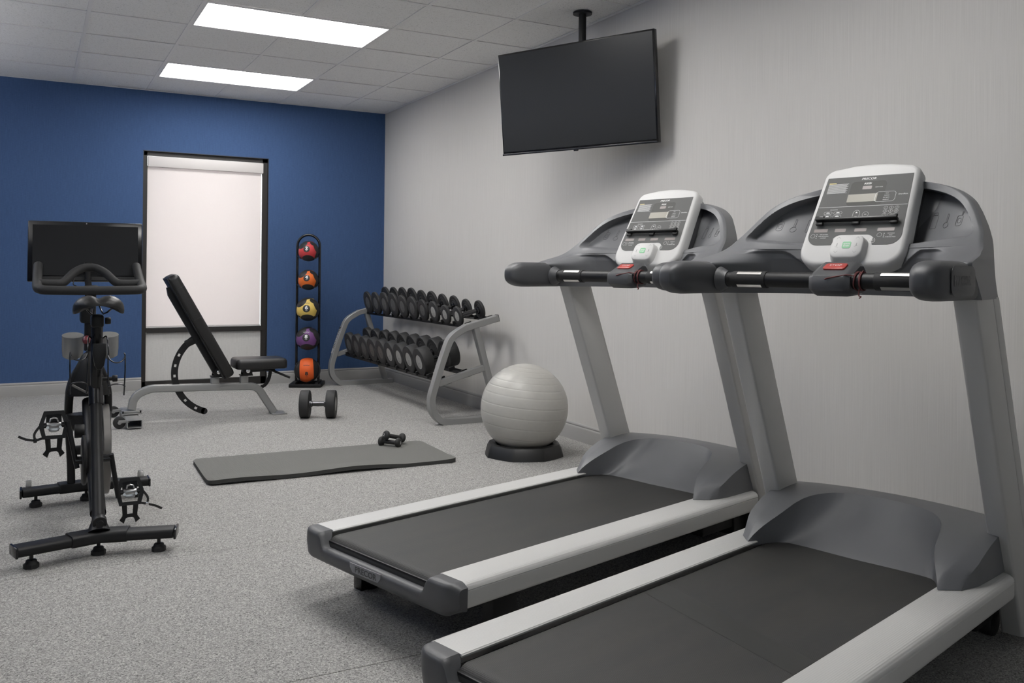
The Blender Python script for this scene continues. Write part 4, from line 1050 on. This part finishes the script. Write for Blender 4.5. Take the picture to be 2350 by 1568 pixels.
# perforated adjustment arc
arc = MB(); slots = [(154, 5), (169, 5), (184, 5), (222, 5), (240, 5)]
def in_slot(a): return any(abs(a-s) < 1.9 for s, _ in slots)
angs = [119+k*.95 for k in range(int((252-119)/.95)+1)]; rads = [.284, .299, .316, .331]
for i in range(len(angs)-1):
    a0, a1 = angs[i], angs[i+1]
    for j in range(3):
        hole = j == 1 and in_slot((a0+a1)/2)
        if hole: continue
        c = [(r, a) for r, a in ((rads[j], a0), (rads[j+1], a0), (rads[j+1], a1), (rads[j], a1))]
        vs = []
        for y in (-.006, .006): vs += [bl(pv.x+r*math.cos(R(a)), pv.y+r*math.sin(R(a)), y) for r, a in c]
        arc.add(vs, [(0, 1, 2, 3), (7, 6, 5, 4), (0, 4, 5, 1), (1, 5, 6, 2), (2, 6, 7, 3), (3, 7, 4, 0)])
ea = R(angs[-1]); ec = bl(pv.x+.3075*math.cos(ea), pv.y+.3075*math.sin(ea), 0); arc.cyl(ec-Vector((0, .006, 0)), ec+Vector((0, .006, 0)), .0235, n=24)
obj('adjustment_arc', arc, BLACK, bn, recalc=False, label='curved black adjustment plate with slots')
obj('arc_mount', MB().sweep([bl(-2.10, .615), bl(-2.215, .560)], rrect(.052, .030, .004, 2), upv=(0, 1, 0)), BLACK, bn)

# ------------------------------------------------------------------ stationary bike
bk = thing('exercise_bike', 'black stationary exercise bike with a large dark screen at the left', 'exercise bike', (-2.982, -4.45, 0))
def v3(x, y, z): return Vector((x, y+4.45, z))      # x relative to the bike centre line, y in room metres
def stab(ends, c, w_=.086, name='rear_stabilizer', z0=.072, th=.036):
    s_ = MB(); sec = rrect(w_, th, .012, 3)
    s_.sweep([v3(*ends[0]), v3(*c), v3(*ends[1])], sec, upv=(0, 0, 1)); return obj(name, s_, BLACK, bk, ang=40)
rs = stab(((-.288, -5.000, .073), (.270, -4.995, .073)), (0, -4.925, .073))
obj('centre_sleeve', MB().sweep([v3(-.105, -4.952, .0745), v3(0, -4.925, .0745), v3(.105, -4.951, .0745)], rrect(.096, .044, .012, 3)), BLACK, rs)
fs_ = stab(((-.272, -4.045, .072), (.278, -4.045, .072)), (0, -4.010, .072), name='front_stabilizer')
obj('centre_sleeve', MB().sweep([v3(-.12, -4.025, .0735), v3(0, -4.01, .0735), v3(.12, -4.025, .0735)], rrect(.096, .044, .012, 3)), BLACK, fs_)
for x, y, p in ((-.232, -4.985, rs), (0, -4.925, rs), (.215, -4.982, rs), (-.215, -4.04, fs_), (0, -4.01, fs_), (.21, -4.04, fs_)):
    ft = obj('levelling_foot', MB().lathe([(0, .027), (.016, .027), (.022, .020), (.030, .018), (.031, .007), (.058, .007)], v3(x, y, 0), (0, 0, 1), 8), RUBBER, p)
for s in (-1, 1): obj('end_cap', MB().box(v3(s*.283-.006, -5.0, .073), (.010, .090, .040), Matrix.Rotation(-s*R(15), 3, 'Z'), bev=.004), BLKGLOSS, rs)
for s in (-1, 1): obj('end_cap', MB().box(v3(s*.277, -4.045, .072), (.010, .090, .040), bev=.004), BLKGLOSS, fs_)
for s in (-1, 1): obj('transport_wheel', MB().cyl(v3(s*.245-.012, -3.99, .082), v3(s*.245+.012, -3.99, .082), .034, n=24, bev=.004), CLEAR, fs_, label='clear plastic transport wheel')
# rear frame tube
obj('rear_tube', MB().tube([v3(0, -4.935, .085), v3(0, -4.90, .13), v3(0, -4.72, .50), v3(0, -4.665, .615)], .028, 20, rs=[.045, .024, .022, .024]), BLACK, bk, ang=60)
obj('tube_boss', MB().cyl(v3(.002, -4.955, .128), v3(.002, -4.92, .134), .026, n=28, bev=.003).cyl(v3(.002, -4.968, .127), v3(.002, -4.95, .129), .014, n=16), BLACK, bk)
obj('tube_collar', MB().tube([v3(0, -4.69, .555), v3(0, -4.658, .628)], .028, 24), BLKGLOSS, bk)
obj('lower_frame', MB().tube([v3(0, -4.88, .15), v3(0, -4.55, .30), v3(0, -4.30, .36), v3(0, -4.16, .50)], .030, 16), BLACK, bk, ang=60)
sp = obj('seat_post', MB().tube([v3(0, -4.665, .61), v3(0, -4.70, .80), v3(0, -4.715, .925)], .022, 20), BLKGLOSS, bk)
obj('post_head', MB().box(v3(0, -4.70, .905), (.048, .09, .052), bev=.010), BLACK, sp)
obj('height_lever', MB().prism([(-.024, .050), (.024, .050), (.026, .010), (.018, -.040), (.008, -.055), (-.008, -.055), (-.018, -.040), (-.026, .010)], v3(.006, -4.775, .765), (1, 0, 0), (0, 0, 1), (0, 1, 0), .028, bev=.005), BLACK, sp)
obj('seat_knob', MB().cyl(v3(.030, -4.70, .905), v3(.052, -4.70, .905), .014, n=18, bev=.003), BLACK, sp)
obj('clamp_knob', MB().cyl(v3(.02, -4.72, .665), v3(.075, -4.72, .665), .008, n=12).cyl(v3(.058, -4.72, .665), v3(.078, -4.72, .665), .014, n=14, bev=.003), BLACK, sp)
# saddle
sd = MB(); rings = []
for y, hwid, zt, th, dip in ((-4.868, .040, .988, .034, .004), (-4.858, .070, 1.006, .058, .010), (-4.83, .092, 1.016, .104, .016), (-4.79, .096, 1.017, .106, .015), (-4.75, .091, 1.012, .088, .012), (-4.70, .064, 1.006, .054, .008), (-4.65, .040, 1.000, .040, .004), (-4.59, .028, .996, .032, .002), (-4.56, .020, .992, .026, 0), (-4.55, .008, .984, .012, 0)):
    r_ = []
    for q in range(32):
        a = 2*PI*q/32; ca, sa = math.cos(a), math.sin(a)
        x = hwid*abs(ca)**.85*(1 if ca > 0 else -1)
        top_z = zt-dip*math.exp(-(x/.020)**2)*1.2-.020*(abs(x)/max(hwid, 1e-3))**3*(hwid/.09); bot_z = zt-th*.42-.052*(abs(x)/.09)**2
        z_ = top_z if sa >= 0 else bot_z
        z_ = (top_z+bot_z)/2+(top_z-bot_z)/2*abs(sa)**.6*(1 if sa > 0 else -1)
        r_.append(v3(x, y, z_))
    rings.append(r_)
sd.ring(rings); sdo = obj('saddle', sd, VINYL, bk, ang=70)
for s in (-1, 1): obj('saddle_rail', MB().tube([v3(s*.052, -4.83, .968), v3(s*.034, -4.78, .945), v3(s*.022, -4.72, .935), v3(s*.020, -4.66, .940), v3(s*.012, -4.60, .970)], .0035, 8), BLKGLOSS, sdo)
# wire weight cradles
for s in (-1, 1):
    cx = s*.070; zt = .775-.015*(s > 0); g = MB(); y0 = -4.775
    sidez = [(-1, cx-.032), (1, cx+.032)]
    for q, x in sidez: g.tube(smooth_poly([v3(x-.002*q, y0+.02, zt+.012), v3(x, y0, zt), v3(x, y0-.005, zt-.06), v3(x-q*.003, y0, zt-.16)], 5, False), .0028, 8)
    g.tube([v3(cx-.032*math.cos(PI*k/14), y0-.025*math.sin(PI*k/14), zt-.030*math.sin(PI*k/14)+.008) for k in range(15)], .0028, 8)
    g.tube([v3(cx-.032*math.cos(PI*k/14), y0-.01*math.sin(PI*k/14), zt-.125+.014*math.sin(PI*k/14)) for k in range(15)], .0028, 8)
    g.tube(smooth_poly([v3(s*.022, -4.72, .835), v3(s*.034, -4.745, .842), v3(s*.038, y0, .80), v3(s*.040, y0, .76)], 5, False), .0028, 8)
    obj('weight_cradle', g, DKCHROME, bk, ang=60, label='curved wire weight cradle')
# front column, fork and shroud
obj('front_column', MB().tube([v3(0, -4.16, .74), v3(0, -4.19, .86), v3(0, -4.215, 1.00)], .024, 20), BLACK, bk)
obj('column_head', MB().box(v3(-.012, -4.17, .905), (.060, .11, .075), bev=.012), BLACK, bk)
for s in (-1, 1):
    pth = [v3(s*.030, -4.16, .68), v3(s*.055, -4.165, .63), v3(s*.078, -4.15, .56), v3(s*.084, -4.12, .48), v3(s*.083, -4.08, .41), v3(s*.080, -4.05, .36), v3(s*.070, -4.03, .20), v3(s*.066, -4.02, .085)]
    obj('fork_leg', MB().sweep(smooth_poly(pth, 5, False), rrect(.070, .034, .009, 3), upv=(1, 0, 0)), BLACK, bk, ang=60)
shr = MB(); rings = []
for z_, hw_, dy in ((.735, .010, .02), (.715, .034, .035), (.67, .054, .05), (.62, .074, .06), (.57, .088, .065), (.53, .094, .06)):
    rings.append([v3(hw_*math.cos(2*PI*q/28)*1.0, -4.165+dy*math.sin(2*PI*q/28), z_) for q in range(28)])
shr.ring(rings); obj('flywheel_shroud', shr, BLACK, bk, ang=60)
shr = MB(); rings = []
for z_, hw_, dy in ((.445, .096, .060), (.41, .095, .062), (.385, .088, .060), (.37, .070, .050)):
    rings.append([v3(hw_*math.cos(2*PI*q/28), -4.175+dy*math.sin(2*PI*q/28), z_-.018*math.cos(2*PI*q/28)*0) for q in range(28)])
shr.ring(rings); obj('shroud_band', shr, BLACK, bk, ang=60)
obj('resistance_rod', MB().box(v3(-.045, -4.30, .575), (.075, .012, .010), Matrix.Rotation(R(32), 3, 'Y'), bev=.002), SILVER_D, bk)
# flywheel
fwl = MB(); fwl.lathe([(0, .05), (.004, .16), (.004, .190), (0, .196), (0, .207), (.003, .212), (.031, .212), (.034, .207), (.034, .196), (.030, .190), (.030, .16), (.034, .05)], v3(.052, -4.145, .270), (1, 0, 0), 72)
obj('flywheel', fwl, SILVER_D, bk, ang=35, label='grey metal flywheel')
obj('flywheel_hub', MB().cyl(v3(-.06, -4.145, .270), v3(.09, -4.145, .270), .022, n=20), BLACK, bk)
# drive side
obj('belt_cover', MB().lathe([(0, .02), (0, .100), (.004, .106), (.014, .106), (.018, .100), (.018, .02)], v3(-.046, -4.545, .300), (1, 0, 0), 48), BLACK, bk)
obj('crank_axle', MB().cyl(v3(-.070, -4.545, .300), v3(.075, -4.545, .300), .017, n=20), BLKGLOSS, bk)
obj('brake_motor', MB().cyl(v3(-.070, -4.42, .405), v3(-.03, -4.42, .405), .030, n=24, bev=.003), BLACK, bk)
for s in (-1, 1):
    top_ = s < 0
    a_ = v3(s*.072, -4.545, .300); b_ = v3(s*.098, -4.52, .455) if top_ else v3(s*.098, -4.535, .135)
    if top_: a_ = v3(-.066, -4.545, .285)
    obj('crank', MB().sweep([a_+(a_-b_)*.10, a_, (a_+b_)/2, b_, b_+(b_-a_)*.07], rrect(.034, .020, .007, 3), upv=(1, 0, 0)), BLACK, bk, ang=50)
    pc = v3(s*.152, -4.51, .453) if top_ else v3(s*.148, -4.525, .140)
    tlt = R(-20)
    ayp = Vector((0, math.sin(tlt)*0+.20, .98)).normalized(); anp = Vector((0, -.98, .20)).normalized(); axp = Vector((1, 0, 0))
    outer = [(-.038, .060), (.038, .060), (.056, .006), (.055, -.012), (.043, -.058), (-.043, -.058), (-.055, -.012), (-.056, .006)]
    inn = [(-.028, .044), (.028, .044), (.040, .004), (.038, -.008), (.031, -.043), (-.031, -.043), (-.038, -.008), (-.040, .004)]
    mp_ = lambda p, h: pc+axp*p[0]+ayp*p[1]+anp*h
    cg = MB(); cg.ring([[mp_(p, -.011) for p in inn], [mp_(p, -.011) for p in outer], [mp_(p, .011) for p in outer], [mp_(p, .011) for p in inn]], False, closed=True)
    pd = obj('pedal', cg, BLACK, bk, ang=25)
    pl_ = MB(); pl_.prism([(-.030, .012), (.030, .012), (.029, .048), (-.029, .048)], mp_((0, 0), -.010), axp, ayp, anp, .004); obj('pedal_plate', pl_, BLACK, pd)
    obj('pedal_axle', MB().cyl(b_, pc-Vector((s*.04, 0, 0)), .008, n=14).cyl(pc-Vector((.050, 0, 0)), pc+Vector((.050, 0, 0)), .011, n=14), BLKGLOSS, pd)
    cl = MB(); cl.cyl(pc-Vector((.028, 0, 0)), pc+Vector((.028, 0, 0)), .0155, n=14, bev=.004)
    cl.tube([mp_((x, y), .014) for x, y in ((-.016, .012), (-.012, .026), (0, .030), (.012, .026), (.016, .012))], .0045, 8)
    cl.prism([(-.024, -.010), (.024, -.010), (.018, -.026), (.006, -.030), (-.006, -.030), (-.018, -.026)], mp_((0, 0), .006), axp, ayp, anp, .008, bev=.002)
    for x in (-.024, .024): cl.cyl(mp_((x, -.010), .004), mp_((x, -.010), .018), .006, n=10)
    obj('cleat_clip', cl, mat('clip_metal', (.42, .42, .42, 1), .28, 1), pd, ang=40, label='chrome cleat mechanism')
    # toe cage hanging below
    tg = MB(); to_ = [(-.034, 0), (.034, 0), (.031, -.050), (.042, -.070), (.028, -.086), (.016, -.066), (0, -.060), (-.016, -.066), (-.028, -.086), (-.042, -.070), (-.031, -.050)]
    base = mp_((0, -.052), .002); dn = Vector((0, -.10, .99)).normalized()
    for poly in ([(-.034, 0), (-.013, 0), (-.011, -.046), (-.030, -.046)], [(.013, 0), (.034, 0), (.030, -.046), (.011, -.046)], [(-.030, -.044), (.030, -.044), (.031, -.056), (.017, -.064), (.010, -.060), (-.010, -.060), (-.017, -.064), (-.031, -.056)], [(-.031, -.054), (-.016, -.062), (-.024, -.086), (-.042, -.070)], [(.016, -.062), (.031, -.054), (.042, -.070), (.024, -.086)]):
        tg.prism(poly, base, axp, dn, Vector((0, -1, 0)), .006, bev=0)
    obj('toe_cage', tg, BLACK, pd)
    sg = 1 if not top_ else -1
    sp_ = MB(); e0 = mp_((sg*.044, .010), 0); e1 = mp_((sg*.072, -.030), 0); e2 = mp_((sg*.070, -.060), 0); e3 = mp_((sg*.034, -.050), 0)
    sp_.sweep(smooth_poly([e0, e1, e2], 5, False), rrect(.010, .0018, .0006, 1), upv=(0, 1, 0)); sp_.sweep([e3, e2], rrect(.010, .0018, .0006, 1), upv=(0, 1, 0))
    tail = [e2, e2+Vector((sg*.035, 0, .008 if top_ else -.012)), e2+Vector((sg*.062, 0, .022 if top_ else -.028))]
    sp_.sweep(tail, rrect(.010, .0018, .0006, 1), upv=(0, 1, 0)); obj('toe_strap', sp_, RUBBER, pd)
    obj('strap_buckle', MB().box(e2, (.014, .010, .018), bev=.003), CHROME if not top_ else BLKGLOSS, pd)
# bottle cups, resistance knob
for s, nm in ((-1, 'l'), (1, 'r')):
    c_ = MB(); xc = -.170 if s < 0 else .020; xc = (-.067 if s < 0 else .086); r0 = .040
    rings = []
    for z_, rr_ in ((.700, .034), (.706, .044), (.74, .047), (.803, .047)):
        rings.append([v3(xc+rr_*math.cos(2*PI*q/28), -4.06+rr_*.75*math.sin(2*PI*q/28), z_+.012*math.sin(2*PI*q/28)) for q in range(28)])
    c_.ring(rings); obj('bottle_cup', c_, CLEAR, bk, ang=50, label='translucent grey bottle cup')
kn = obj('resistance_knob', MB().lathe([(0, .013), (.012, .017), (.024, .017), (.034, .012), (.038, .003)], v3(-.012, -4.20, .800), (-.2, -.75, -.5), 24), mat('red_knob', (.13, .02, .028, 1), .3), bk, label='red resistance knob')
# handlebar
hb = MB(); hz = 1.028; ry = -4.345
out_ = [v3(-.215, -3.985, 1.135), v3(-.217, -4.06, 1.098), v3(-.219, -4.15, 1.058), v3(-.218, -4.25, 1.035), v3(-.206, -4.315, hz), v3(-.170, ry, hz-.004), v3(0, ry, hz-.006), v3(.170, ry, hz-.004), v3(.206, -4.315, hz), v3(.218, -4.25, 1.035), v3(.219, -4.15, 1.058), v3(.217, -4.06, 1.098), v3(.215, -3.985, 1.135)]
hb.tube(smooth_poly(out_, 7, False), .0205, 16)
obj('handlebar', hb, FOAM, bk, ang=70)
inn_ = [v3(-.215, -4.17, 1.052), v3(-.15, -4.17, 1.050), v3(-.112, -4.16, 1.056), v3(-.068, -4.12, 1.100), v3(-.030, -4.10, 1.122), v3(0, -4.095, 1.126), v3(.030, -4.10, 1.122), v3(.068, -4.12, 1.100), v3(.112, -4.16, 1.056), v3(.15, -4.17, 1.050), v3(.215, -4.17, 1.052)]
obj('handlebar_arch', MB().tube(smooth_poly(inn_, 6, False), .0195, 16), FOAM, bk, ang=70)
obj('bar_clamp', MB().prism([(-.055, 0), (.055, 0), (.050, .014), (.022, .034), (-.022, .034), (-.050, .014)], v3(0, -4.345, 1.010), (1, 0, 0), (0, 0, 1), (0, 1, 0), .14, bev=.006), BLACK, bk)
# screen
sc = v3(-.006, -3.93, 1.203); tlt = R(6)
ups = Vector((0, math.sin(tlt), math.cos(tlt))); ns = Vector((0, -math.cos(tlt), math.sin(tlt))); Mx = Matrix((Vector((1, 0, 0)), ups, -ns)).transposed()
rz = Matrix.Rotation(R(-1.5), 3, 'Z')
mon = obj('monitor', MB().box(sc-ns*.010, (.508, .296, .024), rz @ Mx, bev=.005), BLKGLOSS, bk)
obj('monitor_screen', MB().box(sc+ns*.0028+ups*.006, (.468, .246, .001), rz @ Mx), SCREEN2, mon)
obj('speaker_strip', MB().box(sc+ns*.0028-ups*.132, (.46, .018, .001), rz @ Mx), RUBBER, mon)
obj('camera_dot', MB().cyl(sc+ns*.0025+ups*.139, sc+ns*.004+ups*.139, .003, n=12), INKG, mon)
obj('monitor_post', MB().tube([v3(0, -4.20, 1.00), v3(0, -4.08, 1.02), v3(0, -3.965, 1.06), v3(0, -3.955, 1.15)], .015, 14), BLACK, bk)
obj('monitor_cable', MB().tube(smooth_poly([v3(-.055, -3.94, 1.08), v3(-.065, -3.98, 1.045), v3(-.05, -4.05, 1.035), v3(-.03, -4.14, 1.02)], 5, False), .0022, 6), RUBBER, bk)
